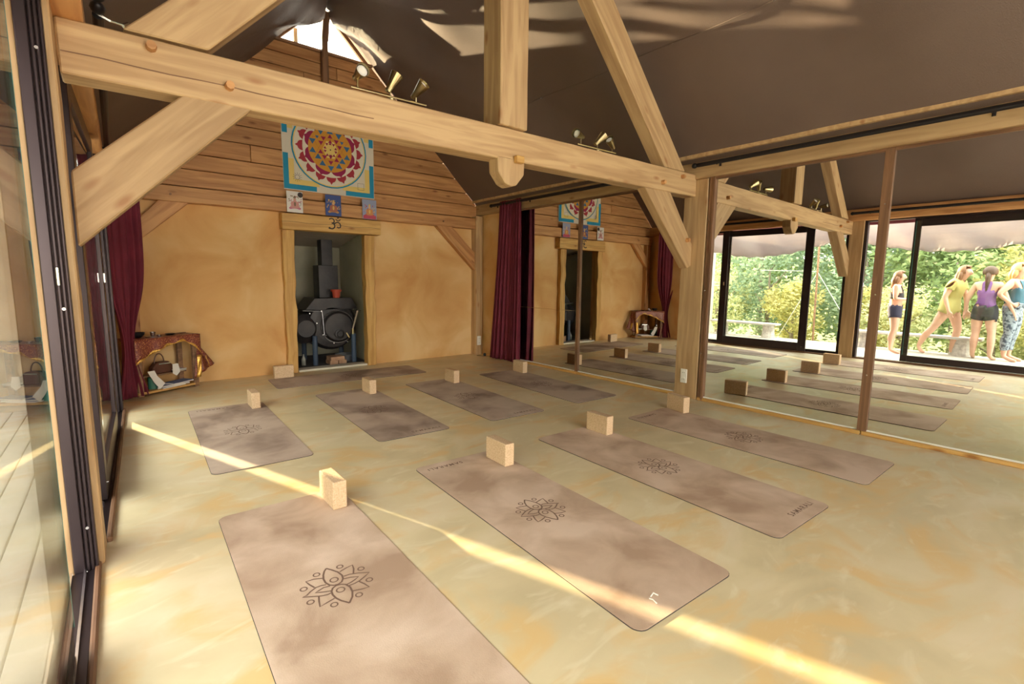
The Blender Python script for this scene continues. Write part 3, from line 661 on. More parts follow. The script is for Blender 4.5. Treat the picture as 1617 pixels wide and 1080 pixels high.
disc(0, 0, .028, .0180, 1, 12); disc(0, 0, .009, .0184, 6, 10)
strip(pt, arc(-.425, -.40, .028, 0, 337.5, 15), .004, closed=True, fn=fY(.0126), mi=6)
for k in range(12):
    a = 2*PI*k/12; strip(pt, [(-.425+.036*math.cos(a), -.40+.036*math.sin(a)), (-.425+.056*math.cos(a), -.40+.056*math.sin(a))], .003, fn=fY(.0126), mi=6)
strip(pt, [(.355, -.375), (.44, -.375), (.44, -.46), (.355, -.46)], .004, closed=True, fn=fY(.0142+.0004), mi=6)
put('painted_pattern', pt, P_, bn, fixn=False)

def card(x0, x1, z0, z1, bgm, cols, label, seed, tilt=0):
    rnd = random.Random(seed); t = thing('picture_card', ((x0+x1)/2, YB-.14, z0), label, 'picture')
    yy = YB-.135
    mb = MB(); mb.box((x0, yy, z0), (x1, yy+.003, z1)); put('card', mb, bgm, t)
    pm = MB(); cx = (x0+x1)/2; W_ = (x1-x0)
    def E(ax, az, rx, rz, mi, off, n=14): pm.add([(cx+ax+rx*math.cos(2*PI*k/n), yy-off, z0+az+rz*math.sin(2*PI*k/n)) for k in range(n)], [tuple(range(n))], mi)
    for k in range(26): E(rnd.uniform(-.4, .4)*W_, rnd.uniform(.08, .2), rnd.uniform(.004, .011), rnd.uniform(.004, .011), rnd.choice([0, 3]), .0008+k*.00002, 6)
    for k in range(7): a = (k-3)*.42; E(.055*math.sin(a), .045+.012*math.cos(a), .019, .013, 0, .0014+k*.00003, 10)      # lotus seat
    E(0, .068, .058, .019, 1, .0020); E(0, .108, .03, .04, 1, .0022); E(-.035, .1, .012, .034, 1, .0023); E(.035, .1, .012, .034, 1, .0024)
    E(0, .158, .017, .02, 2, .0026); E(0, .185, .013, .016, 3, .0028); E(0, .1, .012, .028, 3, .0030)
    put('printed_figure', pm, cols, t, fixn=False)
    return t
pc = lambda n, c: mat(n, c, .7)
cA = [pc('pink_print', (.55, .18, .30)), pc('rose_print', (.62, .30, .28)), pc('skin_print', (.60, .34, .28)), pc('olive_print', (.22, .16, .10))]
cB = [pc('ochre_print', (.50, .28, .10)), pc('red_brown_print', (.38, .14, .09)), pc('tan_print', (.60, .40, .22)), pc('gold_print', (.65, .42, .12))]
cC = [pc('crimson_print', (.50, .07, .12)), pc('amber_print', (.60, .26, .10)), pc('peach_print', (.65, .42, .28)), pc('yellow_print', (.72, .50, .16))]
ca = card(1.70, 1.89, 2.045, 2.30, pc('white_card', (.76, .73, .70)), cA, 'small white picture card of a pink seated figure, left above the lintel', 3)
q = MB(); q.lathe([(.032, 0), (.032, .001)], 16, Matrix.Translation((1.862, YB-.1362, 2.262)) @ Matrix.Rotation(PI/2, 4, 'X')); put('round_badge', q, M['black_paint'], ca)
card(2.17, 2.375, 2.045, 2.31, pc('blue_card', (.05, .09, .28)), cB, 'small blue picture card in the middle above the lintel', 5)
cc = card(2.665, 2.865, 2.045, 2.305, pc('lilac_card', (.30, .34, .50)), cC, 'small lilac picture card with red foot, right above the lintel', 9)
q = MB(); q.box((2.675, YB-.1365, 2.05), (2.855, YB-.1355, 2.095)); put('red_band', q, cC[0], cc)

# ------------------------------------------------------------------ stove
sx0, sy0 = 2.40, 7.05
stv = thing('wood_stove', (sx0, 7.4, 0), 'sooty black barrel stove with round door and square flue in the opening', 'stove')
def RX(x, y, z): return Matrix.Translation((x, y, z)) @ Matrix.Rotation(PI/2, 4, 'X')
b = MB(); b.lathe([(.30, -.62), (.36, -.58), (.37, -.3), (.37, -.02), (.33, .03), (.25, .04)], 28, RX(sx0, 7.12, .56)); put('barrel', b, M['stove'], stv, smooth=False, bevel=.004)
b = MB(); b.lathe([(.225, 0), (.225, .04), (.2, .06), (.19, .062)], 28, RX(2.47, 7.075, .53)); dr = put('door', b, M['stove'], stv)
b = MB(); b.lathe([(.055, 0), (.07, .01), (.07, .02), (.045, .025), (.04, .03)], 18, RX(2.47, 7.01, .43)); put('air_wheel', b, M['black_metal'], dr)
b = MB(); b.tube([(2.57, 7.0, .44), (2.60, 6.97, .37)], .011, 8); put('handle', b, M['brass'], dr)
b = MB(); b.tube([(2.47+.235*math.cos(a*PI/12), 7.07, .53+.235*math.sin(a*PI/12)) for a in range(25)], .008, 6, cap=False); put('door_rim', b, mat('dull_iron', (.16, .15, .15), .35, .8), stv)
b = MB(); b.prism([(2.02, .78), (2.78, .78), (2.70, .95), (2.16, .95)], 7.08, 7.6); put('top_plate', b, M['stove'], stv, bevel=.006)
b = MB(); b.box((2.28, 7.25, .95), (2.56, 7.5, 1.42)); put('flue_box', b, M['stove'], stv, bevel=.004)
b = MB(); b.box((2.34, 7.28, 1.42), (2.50, 7.46, 1.79)); put('flue', b, M['stove'], stv, bevel=.004)
b = MB(); b.lathe([(.12, -.5), (.21, -.45), (.22, -.2), (.21, .05), (.12, .09)], 20, RX(2.03, 7.16, .52)); put('side_drum', b, M['stove'], stv, bevel=.004)
for (x, y) in ((2.12, 7.02), (2.68, 7.02), (2.12, 7.55), (2.68, 7.55)):
    b = MB(); b.tube([(x, y, 0), (x, y, .42)], .035, 12); put('leg', b, M['blue_paint'], stv)
for k, (x, z) in enumerate(((2.06, .74), (2.22, .77), (2.15, .60), (2.23, .43), (2.38, .30), (2.58, .31), (2.68, .78), (2.80, .76))):
    b = MB(); b.lathe([(.009, 0), (.007, .008)], 8, RX(x, 7.0 if k < 7 else 7.1, z)); 
    b2 = b; b2.tube([(x, 7.0, z), (x, 7.12, z)], .005, 6); put('bolt', b2, M['steel'], stv)
b = MB(); b.tube([(1.98, 7.05, .78), (2.24, 7.03, .76), (2.26, 7.03, .42), (2.42, 7.04, .41)], .008, 6); put('pipe_run', b, mat('grey_pipe', (.3, .3, .32), .4, .8), stv)
b = MB(); b.tube([(2.66, 6.98, .42), (2.66, 6.98, .50)], .02, 10); put('valve', b, M['brass'], stv)
b = MB(); b.tube([(2.66, 6.98, .50), (2.74, 6.99, .76)], [.011, .014], 8); put('lever', b, mat('tan_handle', (.4, .32, .24), .5), stv)
ps = MB(); ps.lathe([(.045, 0), (.06, .09), (.075, .09), (.075, .12), (.06, .12), (.05, .02)], 18, Matrix.Translation((2.48, 7.12, .951)))
tag(put('red_pot', ps, M['red'], smooth=False), 'small red clay pot on top of the stove', 'pot')
ash = MB(); ash.lathe([(.10, 0), (.16, .10), (.155, .10), (.095, .012)], 16, Matrix.Translation((2.62, 7.2, .0))); tag(put('ash_pan', ash, mat('zinc', (.35, .37, .40), .4, .7)), 'grey metal ash pan on the floor under the stove', 'pan')
fb = thing('brick_hearth', (2.41, 7.02, 0), 'small stack of fire bricks on the floor under the stove', 'bricks')
for (x, y, z) in ((2.35, 7.03, .0), (2.48, 7.05, .0), (2.40, 7.02, .056)):
    bx('brick', (x-.058 if z == 0 else x-.1, y-.11, z), (x+.058 if z == 0 else x+.1, y+.08, z+.055), M['brick'], fb, bevel=.004)
lg = thing('bottle', (1.98, 7.1, 0), 'small dusty glass bottle on the floor left of the stove', 'bottle')
b = MB(); b.lathe([(.03, 0), (.032, .09), (.012, .13), (.012, .16)], 12, Matrix.Translation((1.98, 7.1, 0))); put('body', b, mat('dusty_glass', (.3, .3, .26), .2), lg, smooth=True)

# ------------------------------------------------------------------ sockets and cable
def socket(loc, rotz, label):
    t = thing('wall_socket', loc, label, 'socket'); W_ = M['white']
    def part(name, mb, m, **k):
        o = put(name, mb, m, origin=(0, 0, 0), **k); o.parent = t; return o
    part('plate', MB().box((-.038, -.011, -.075), (.038, 0, .075)), W_, bevel=.004)
    for z in (-.036, .036):
        mb = MB(); mb.lathe([(.026, 0), (.024, .003), (.02, .004)], 16, RX(0, -.011, z)); part('outlet', mb, W_)
        mb = MB(); [mb.lathe([(.004, 0), (.004, .001)], 6, RX(dx, -.0155, z)) for dx in (-.01, .01)]; part('pin_holes', mb, M['black_paint'])
    t.rotation_euler = (0, 0, rotz); return t
socket((4.657, 2.775, .235), -PI/2, 'white double socket low on the oak mirror post')
socket((4.600, YB-.146, .235), 0, 'white double socket low on the corner post left of the right curtain')
cb = thing('black_cable', (4.62, 6.35, 0), 'short black cable and plug lying on the floor left of the right curtain', 'cable')
b = MB(); b.tube([(4.50, 6.42, .004), (4.55, 6.30, .004), (4.62, 6.26, .004), (4.66, 6.12, .004), (4.64, 6.02, .004)], .004, 6); put('cord', b, M['black_metal'], cb)
b = MB(); b.lathe([(.018, 0), (.024, .01), (.022, .035), (.01, .045)], 10, Matrix.Translation((4.60, 6.34, 0))); put('plug', b, M['black_metal'], cb)

# ------------------------------------------------------------------ spotlight bars on the tie beam
def spots(x, label, heads):
    z0 = 2.150+.215/2+.0121*(x+.118)+.003; t = thing('spotlight_bar', (x, 2.82, z0), label, 'spotlight')
    mb = MB(); mb.lathe([(.035, 0), (.035, .012), (.015, .02)], 16, Matrix.Translation((x, 2.82, z0))); put('mount', mb, M['brass'], t)
    mb = MB(); mb.tube([(x-.24, 2.82, z0+.028), (x+.24, 2.82, z0+.034)], .006, 8); put('bar', mb, M['brass'], t)
    for dx, h, (ax, az) in heads:
        mb = MB(); mb.tube([(x+dx, 2.82, z0+.03), (x+dx, 2.82, z0+.03+h)], .005, 6); s = put('stem', mb, M['brass'], t)
        d = V((ax, -.25, az)).normalized() if (ax or az) else V((0, -1, .1)).normalized()
        Mx = Matrix.Translation((x+dx, 2.82, z0+.035+h)) @ d.to_track_quat('Z', 'Y').to_matrix().to_4x4()
        mb = MB(); mb.lathe([(.012, -.035), (.018, -.03), (.02, 0), (.038, .085), (.036, .085), (.018, .0)], 16, Mx); hd = put('lamp_head', mb, M['brass'], t, smooth=False)
        mb = MB(); mb.lathe([(.030, .07), (.02, .076)], 12, Mx); b_ = put('bulb', mb, M['white'], hd)
    return t
spots(1.345, 'brass bar of three spotlights on the left half of the tie beam', [(-.2, .06, (0, 0)), (0, .05, (.45, .9)), (.17, .05, (.1, .2))])
spots(3.20, 'brass bar of three spotlights on the right half of the tie beam', [(-.2, .06, (-1, .05)), (0, .05, (.8, .8)), (.19, .05, (-.9, .55))])

# ------------------------------------------------------------------ shrine table in the far left corner
SA = .50; SO = V((.325, 6.375, 0)); SR = Matrix.Translation(SO) @ Matrix.Rotation(SA, 4, 'Z')
def SW(x, y, z): return SR @ V((x, y, z))
tbn = thing('shrine_table', SO, 'low wooden corner table with a shelf, standing under the maroon cloth', 'table')
def sbox(name, a, b, m, par, bevel=.003):
    mb = MB(); mb.box(a, b, M=SR); return put(name, mb, m, par, bevel=bevel)
sbox('table_top', (-.33, -.12, .565), (.31, .12, .59), M['old_wood'], tbn)
for (x, y) in ((-.30, -.10), (.28, -.10), (-.28, .09), (.24, .09)): sbox('leg', (x-.025, y-.02, 0), (x+.025, y+.02, .565), M['old_wood'], tbn)
sbox('shelf', (-.33, -.12, .02), (.31, .12, .045), M['frame_wood'], tbn); sbox('shelf', (-.27, 0, .17), (.25, .12, .185), M['old_wood'], tbn)
sc_ = thing('sari_cloth', tuple(SW(0, 0, .59)), 'maroon and gold brocade cloth draped in an arch over the shrine table', 'cloth')
mb = MB(); mb.box((-.345, -.135, .592), (.325, .13, .598), M=SR); put('cloth_top', mb, M['sari'], sc_)
def vf(u, v):
    x = -.345+.68*u; dp = .05+.21*(1-u)**2.2+.17*max(0, (u-.72)/.28)**1.3
    return SW(x, -.137-.01*math.sin(u*22)*v-.004, .597-dp*v)
mb = MB(); mb.grid(vf, 40, 5); put('valance', mb, M['sari'], sc_, solid=.003, smooth=True)
def vg(u, v):
    x = -.345+.68*u; dp = .05+.21*(1-u)**2.2+.17*max(0, (u-.72)/.28)**1.3
    return SW(x, -.145-.01*math.sin(u*22), .597-dp+(.02+.012*math.sin(u*30))*v)
mb = MB(); mb.grid(vg, 40, 2); put('gold_border', mb, M['gold'], sc_, solid=.002, smooth=True)
def rg(u, v):   # fall at the right end
    z = .597-.50*v; return SW(.325-.09*v*(1-u)+.19*v*u, -.145+.16*u*(1-v)+.05*u+.012*math.sin(u*16+v*3), z+.13*u*v)
mb = MB(); mb.grid(rg, 16, 14); put('side_fall', mb, M['sari'], sc_, solid=.003, smooth=True)
mb = MB(); mb.grid(lambda u, v: SW(.275+.05*u-.02*v, -.163+.006*math.sin(u*6+v*8), .36-.25*v), 6, 8); put('gold_panel', mb, M['gold'], sc_, solid=.002, smooth=True)
mb = MB(); mb.grid(lambda u, v: SW(.375+.03*u+.04*v, -.148+.03*u+.006*math.sin(u*6+v*8), .34-.13*v), 6, 6); put('gold_panel', mb, M['gold'], sc_, solid=.002, smooth=True)
def small(name, prof, x, y, z, m, label, cat, n=16):
    mb = MB(); mb.lathe(prof, n, Matrix.Translation(SW(x, y, z))); return tag(put(name, mb, m, smooth=False), label, cat)
zt = .599
small('singing_bowl', [(.03, 0), (.055, .025), (.06, .05), (.055, .05), (.03, .008)], -.20, .04, zt, M['black_metal'], 'dark bowl at the left end of the shrine table top', 'bowl')
small('tealight_holder', [(.022, 0), (.026, .012), (.024, .016)], -.17, -.07, zt, M['steel'], 'small shiny candle cup at the front left of the table top', 'candle')
small('steel_cup', [(.02, 0), (.028, .045), (.025, .045), (.016, .006)], -.06, .03, zt, M['steel'], 'bright steel cup standing on the middle of the table top', 'cup')
small('tealight_holder', [(.022, 0), (.026, .02), (.02, .024)], -.05, -.06, zt, M['steel'], 'shiny candle cup in front of the steel cup', 'candle')
small('incense_dish', [(.03, 0), (.05, .012), (.046, .016), (.02, .008)], .10, 0, zt, M['black_metal'], 'flat dark incense dish on the right half of the table top', 'dish')
o = tag(sbox('carved_stick', (.12, .02, zt+.001), (.29, .035, zt+.012), M['trim_wood'], None), 'thin dark wooden stick at the right end of the table top', 'stick')
small('green_tin', [(.042, 0), (.042, .12), (.038, .125), (.03, .13)], -.13, -.02, .046, mat('green_enamel', (.05, .20, .14), .4), 'round green tin on the lower shelf', 'tin')
bo = thing('oil_bottle', tuple(SW(-.24, .0, .046)), 'slim dark bottle by the left table leg', 'bottle')
mb = MB(); mb.lathe([(.02, 0), (.022, .12), (.008, .17), (.008, .22)], 12, Matrix.Translation(SW(-.235, -.02, .046))); put('body', mb, mat('dark_glass', (.06, .07, .06), .15), bo, smooth=True)
mb = MB(); mb.lathe([(.010, .22), (.010, .24)], 10, Matrix.Translation(SW(-.235, -.02, .046))); put('cap', mb, M['steel'], bo)
bg_ = thing('hand_bag', tuple(SW(.02, .04, .046)), 'brown leather bag with an arched handle on the lower shelf', 'bag')
lea = mat('brown_leather', (.12, .045, .025), .5)
mb = MB(); mb.prism([(-.10, .186), (.11, .186), (.13, .24), (.07, .31), (-.05, .31), (-.10, .25)], 0, .09, fn=lambda a, b, t_: SW(a+.01, .02+t_, b)); put('bag_body', mb, lea, bg_, bevel=.01)
mb = MB(); mb.tube([SW(.0+.05*math.cos(a), .06, .30+.10*math.sin(a)) for a in [PI*k/10 for k in range(11)]], .006, 6); put('handle', mb, lea, bg_)
mb = MB(); mb.box((-.03, .014, .285), (.09, .024, .297), M=SR); put('zip', mb, M['steel'], bg_)
def paper(pts, label, y=-.10, m=None):
    mb = MB(); mb.prism(pts, 0, .003, fn=lambda a, b, t_: SW(a, y+t_-.10*(.25-b), b)); return tag(put('paper_tag', mb, m or M['paper'], fixn=True), label, 'card')
paper([(-.22, .25), (-.15, .25), (-.13, .19), (-.06, .10), (-.12, .05), (-.17, .13)], 'crumpled white paper strip leaning at the left of the lower shelf')
paper([(.04, .29), (.10, .29), (.11, .20), (.07, .16), (.03, .19)], 'white cut card leaning in front of the bag')
for k, (x, m_, lab) in enumerate(((.17, M['paper'], 'white notebook, upper one of two lying on the middle shelf'), (.165, M['black_metal'], 'dark notebook, lower one of two lying on the middle shelf'))):
    z = .20 if k == 0 else .187
    t_ = thing('notebook', tuple(SW(x, .02, z)), lab, 'book'); sbox('cover', (x-.07, -.02, z), (x+.07, .07, z+.011), m_, t_, bevel=.001)
    sbox('pages', (x-.068, -.022, z+.002), (x+.068, -.02, z+.009), M['paper'], t_, bevel=0)
blue = mat('pale_blue_cover', (.16, .24, .45), .5)
for k, (x, a, dz) in enumerate(((.02, .12, 0), (.06, -.06, .013), (.12, .2, .026))):
    lab = ['blue magazine at the bottom of the stack on the lower shelf', 'blue magazine in the middle of the stack on the lower shelf', 'blue magazine on top of the stack on the lower shelf'][k]
    R_ = SR @ Matrix.Translation((x, -.045, .0465+dz)) @ Matrix.Rotation(a, 4, 'Z')
    t_ = thing('magazine', tuple(R_.translation), lab, 'magazine')
    mb = MB(); mb.box((-.13, -.08, 0), (.13, .07, .012), M=R_); put('pages', mb, M['paper'], t_)
    mb = MB(); mb.box((-.131, -.079, .012), (.131, .071, .0128), M=R_); put('cover', mb, blue, t_)
for k, (x, y) in enumerate(((-.12, -.10), (-.08, -.105), (-.095, -.085))):
    mb = MB(); mb.lathe([(.006, 0), (.014, .006), (.015, .014), (.007, .022)], 8, Matrix.Translation(SW(x, y, .0465)))
    tag(put('pebble', mb, M['white'], smooth=True), ['leftmost of the three small white pebbles on the lower shelf', 'rightmost of the three small white pebbles on the lower shelf', 'rear one of the three small white pebbles on the lower shelf'][k], 'pebble', 'white pebbles on the lower shelf')

# ------------------------------------------------------------------ outside
gr = MB(); gr.grid(lambda u, v: V((-.9-40*u, -16+54*v, -.35-.10*math.sin(u*9)*math.sin(v*7)-2.0*min(1, u*3)+9*max(0, u-.35))), 20, 16)
tag(put('ground', gr, noisy('dry_grass_ground', [(.3, (.16, .18, .06)), (.7, (.36, .34, .14))], 2, .95), origin=(-10, 5, -1), smooth=True), 'grassy slope outside the glass doors', kind='structure')
dk = thing('deck', (-1.6, 2, -.2), 'pale boarded terrace outside the glass doors', kind='structure')
for i in range(22):
    x = -.27-.115*i-.11
    timber('board', (x+.055, -3, -.065), (x+.055, 6.4, -.065), .108, .03, M['concrete'], dk, bevel=.003)
bx('deck_frame', (-2.8, -3, -.3), (-.3, 6.4, -.082), M['old_wood'], dk)
# added screen: the gap beside it narrows the sun to a floor stripe
sc2 = thing('timber_screen', (-2.0, 6.8, -.3), 'tall close boarded timber screen at the far end of the terrace', 'screen')
for i in range(17):
    x = -.675-.15*i; bx('board', (x-.15, 6.76, -.3), (x-.0005, 6.79, 2.5), M['concrete'], sc2)
for x in (-.86, -2.0, -3.2): bx('post', (x-.05, 6.791, -.3), (x+.05, 6.9, 2.5), M['old_wood'], sc2)
# benches
def bench(ya, yb, label, stumps):
    t = thing('plank_bench', (-2.48, (ya+yb)/2, -.3), label, 'bench')
    timber('seat', (-2.55, ya, .19), (-2.45, yb, .19), .30, .045, M['grey_wood'], t, wob=.003)
    for y in stumps:
        mb = MB(); mb.lathe([(.17, -.3), (.15, -.1), (.14, .165)], 14, Matrix.Translation((-2.5, y, 0))); put('stump', mb, M['grey_wood'], t)
# (placed at the terrace edge so that the stumps stand on the boards)
for ya, yb, lab, stn in ((4.75, 6.35, 'weathered plank bench on stumps seen through the far glass doors', (4.98, 6.1)), (1.3, 3.35, 'weathered plank bench on stumps behind the standing people', (3.05, 1.6))):
    t = thing('plank_bench', (-2.5, (ya+yb)/2, -.05), lab, 'bench')
    timber('seat', (-2.52, ya, .275), (-2.52, yb, .275), .30, .045, M['grey_wood'], t, wob=.003)
    for y in stn:
        mb = MB(); mb.lathe([(.15, -.05), (.135, .05), (.125, .252)], 14, Matrix.Translation((-2.55, y, 0))); put('stump', mb, M['grey_wood'], t)
# sun sail
cn = leaf_mat('white_sail_cloth', (.62, .57, .59), (.72, .68, .69))
sl = thing('sun_sail', (-1.1, 2, 2.3), 'pale pinkish cloth sail hanging in scallops under the terrace eaves', 'canopy')
def sc_bot(y): return 2.08-.30*abs(math.sin((y-.1)*PI/3.1))
def sf(u, v):
    y = -2.5+9*u; zb = sc_bot(y)
    return V((-1.25+.05*math.sin(y*9+v*5)*v-.25*v*(1-v), y, 2.35*(1-v)+zb*v+.012*math.sin(y*23+v*4)*v))
mb = MB(); mb.grid(sf, 150, 8); put('hanging_edge', mb, cn, sl, smooth=True, solid=.003)
mb = MB(); mb.grid(lambda u, v: V((-.42-.85*v, -2.5+9*u, 2.37-.06*math.sin(v*PI)+.015*math.sin(u*60))), 90, 6); put('top_cloth', mb, cn, sl, smooth=True, solid=.003)
mb = MB(); mb.grid(lambda u, v: V((-.42-.02*math.sin(u*40)*v, -2.5+9*u, 2.34-.13*v)), 120, 2); put('burgundy_band', mb, mat('faded_burgundy_band', (.26, .06, .09), .8), sl, smooth=True, solid=.003)
pl = thing('garden_pole', (-3.3, 4.3, -.5), 'thin dark pole with guy ropes standing in the garden', 'pole')
mb = MB(); mb.tube([(-3.35, 4.28, -.6), (-3.3, 4.33, 3.0)], .022, 8); put('pole', mb, M['old_wood'], pl)
mb = MB(); mb.tube([(-3.32, 4.3, 1.5), (-3.4, 5.2, -.3)], .006, 5); mb.tube([(-3.32, 4.3, 1.5), (-3.3, 3.2, -.3)], .006, 5); mb.tube([(-3.32, 4.3, 1.52), (-3.3, 5.6, 1.56)], .005, 5); put('guy_rope', mb, M['paper'], pl)

# vegetation
GA = leaf_mat('fresh_green_leaves', (.19, .28, .12), (.34, .42, .19)); GB = leaf_mat('yellow_green_leaves', (.42, .42, .15), (.66, .60, .28))
GC = leaf_mat('blue_green_leaves', (.20, .29, .19), (.36, .45, .30)); GD = leaf_mat('pale_leaves', (.42, .46, .22), (.66, .66, .38))
bark = mat('grey_bark', (.22, .18, .14), .9)
def crown_mesh(name, n, rx, ry, rz, size, mt, seed, blobs=14):
    rnd = random.Random(seed); mb = MB()
    bl = []
    for k in range(blobs):
        a = rnd.uniform(0, 2*PI); h = rnd.uniform(-.85, .9); q = math.sqrt(max(0, 1-h*h))*rnd.uniform(.45, .8)
        bl.append((V((q*math.cos(a)*rx, q*math.sin(a)*ry, h*rz*.75)), rnd.uniform(.28, .48)))
    vs = []; fs = []
    for i in range(n):
        c, r = bl[i % blobs]; d = V((rnd.gauss(0, 1), rnd.gauss(0, 1), rnd.gauss(0, 1))).normalized()
        rr_ = r*rnd.uniform(.55, 1.05); p_ = c+V((d.x*rx*rr_, d.y*ry*rr_, d.z*rz*rr_))
        a = V((rnd.gauss(0, 1), rnd.gauss(0, 1), rnd.gauss(0, .6))).normalized(); b_ = a.cross(d+V((.01, .02, .03))).normalized()
        s = size*rnd.uniform(.6, 1.3); k = len(vs)
        vs += [p_-a*s, p_+b_*s*.42, p_+a*s, p_-b_*s*.42]; fs.append((k, k+1, k+2, k+3))
    mb.add(vs, fs); me = bpy.data.meshes.new(name); me.from_pydata([tuple(q) for q in mb.v], [], mb.f); me.materials.append(mt)
    return me
cms = [crown_mesh('crown_a', 5200, 1.7, 1.7, 1.9, .085, GA, 1), crown_mesh('crown_b', 4200, 1.3, 1.3, 1.4, .075, GB, 2), crown_mesh('crown_c', 5200, 1.7, 1.9, 2.2, .075, GC, 3, 20), crown_mesh('crown_d', 3600, 1.1, 1.1, 1.3, .06, GD, 4)]
def tree(x, y, zg, zc, kind, sc, label, cat='tree', nm='leafy_tree'):
    t = thing(nm, (x, y, zg), label, cat, 'trees and bushes beyond the terrace')
    o = bpy.data.objects.new('foliage', cms[kind]); C.objects.link(o); o.parent = t; o.location = (0, 0, zc-zg); o.scale = (sc,)*3; o.rotation_euler = (0, 0, (x*7.3+y*3.1) % 6.28)
    mb = MB(); h = zc-zg+.4*sc
    mb.tube([(0, 0, 0), (.06*sc, .03, h*.5), (.0, .08*sc, h)], [.09*sc, .06*sc, .02*sc], 7)
    for k in range(4):
        a = k*1.7+x; mb.tube([(.04*sc, .04*sc, h*(.4+.12*k)), (.5*sc*math.cos(a), .5*sc*math.sin(a), h*(.62+.12*k))], [.03*sc, .01*sc], 5)
    o = put('trunk', mb, bark, origin=(0, 0, 0)); o.parent = t
    return t
TR = [(-6.6, 2.3, 1.4, 0, 1.0, 'green leafy tree behind the woman in the black crop top'), (-6.2, .9, .9, 1, 1.0, 'yellow green bush behind the three women on the terrace'),
      (-7.2, 4.3, 1.6, 2, 1.0, 'blue green airy tree left of the thin garden pole'), (-6.4, 6.6, 1.3, 2, 1.0, 'tall blue green tree behind the far plank bench'),
      (-5.4, 5.5, .35, 1, .75, 'yellow bush low behind the far plank bench'), (-5.0, 3.5, .3, 1, .7, 'yellow bush beside the thin garden pole'),
      (-4.6, 2.9, .5, 3, .8, 'pale blossoming bush directly behind the woman in the black crop top'), (-5.2, 1.4, .2, 3, .85, 'pale bush low behind the near plank bench'),
      (-4.9, .45, .1, 1, .7, 'low yellow green bush at the feet of the blonde woman'), (-4.8, 7.4, .9, 3, 1.0, 'pale leafy bush behind the far end of the far bench'),
      (-9.0, 1.5, 2.6, 0, 1.4, 'tall green tree in the background behind the three women'), (-9.5, 4.6, 2.8, 0, 1.45, 'tall dense green tree in the background beyond the pole'),
      (-9.0, 8.0, 2.6, 2, 1.4, 'tall grey green tree in the background beyond the far bench'), (-10.5, 11.5, 2.8, 0, 1.5, 'tall green tree furthest along the hillside'),
      (-5.6, 9.2, 1.2, 0, 1.0, 'green tree seen at the left edge of the mirrored garden'), (-6.5, -.6, 1.0, 0, .9, 'green bush at the right edge of the mirrored garden'),
      (-6.8, -3.2, 1.3, 2, 1.05, 'blue green tree beyond the terrace, level with the camera'), (-6.2, -5.8, 1.2, 0, 1.0, 'green tree beyond the near end of the terrace')]
for (x, y, zc, k, sc, lab) in TR: tree(x, y, -1.2 if x < -5.5 else -.8, zc, k, sc, lab, 'bush' if 'bush' in lab else 'tree', 'leafy_bush' if 'bush' in lab else 'leafy_tree')
# wooded hillside beyond, nobody could count the bushes
rnd = random.Random(11); vs = []; fs = []
for i in range(36000):
    y = rnd.uniform(-14, 24); h = rnd.uniform(-.6, 7.5); x = -11.5-.5*h-rnd.uniform(0, 1.5)-.7*math.sin(y*1.7+h)-.5*math.sin(y*3.1+2*h)
    a = V((rnd.gauss(0, 1), rnd.gauss(0, 1), rnd.gauss(0, 1))).normalized(); b_ = a.orthogonal().normalized(); s = rnd.uniform(.10, .24); p_ = V((x, y, h)); k = len(vs)
    vs += [p_-a*s, p_+b_*s*.5, p_+a*s, p_-b_*s*.5]; fs.append((k, k+1, k+2, k+3))
hb = MB(); hb.add(vs, fs); tag(put('hillside_woodland', hb, GA, fixn=False), 'dense green woodland rising on the hillside beyond the garden', 'woodland', kind='stuff')

# ------------------------------------------------------------------ people on the terrace
def skinned(name, verts, edges, radii, root, m, sub=2):
    me = bpy.data.meshes.new(name); me.from_pydata([tuple(v) for v in verts], edges, [])
    o = bpy.data.objects.new(name, me); C.objects.link(o)
    md = o.modifiers.new('skin', 'SKIN'); md.use_smooth_shade = True
    sv = me.skin_vertices[0].data
    for i, r in enumerate(radii): sv[i].radius = (r, r) if not isinstance(r, tuple) else r; sv[i].use_root = (i == root)
    md2 = o.modifiers.new('sub', 'SUBSURF'); md2.levels = sub; md2.render_levels = sub
    dg = bpy.context.evaluated_depsgraph_get(); me2 = bpy.data.meshes.new_from_object(o.evaluated_get(dg)); bpy.data.objects.remove(o)
    me2.materials.clear(); me2.materials.append(m)
    for p_ in me2.polygons: p_.use_smooth = True
    o2 = bpy.data.objects.new(name, me2); C.objects.link(o2); return o2
skinm = noisy('skin_tone', [(.3, (.62, .36, .25)), (.7, (.72, .45, .32))], 5, .55)
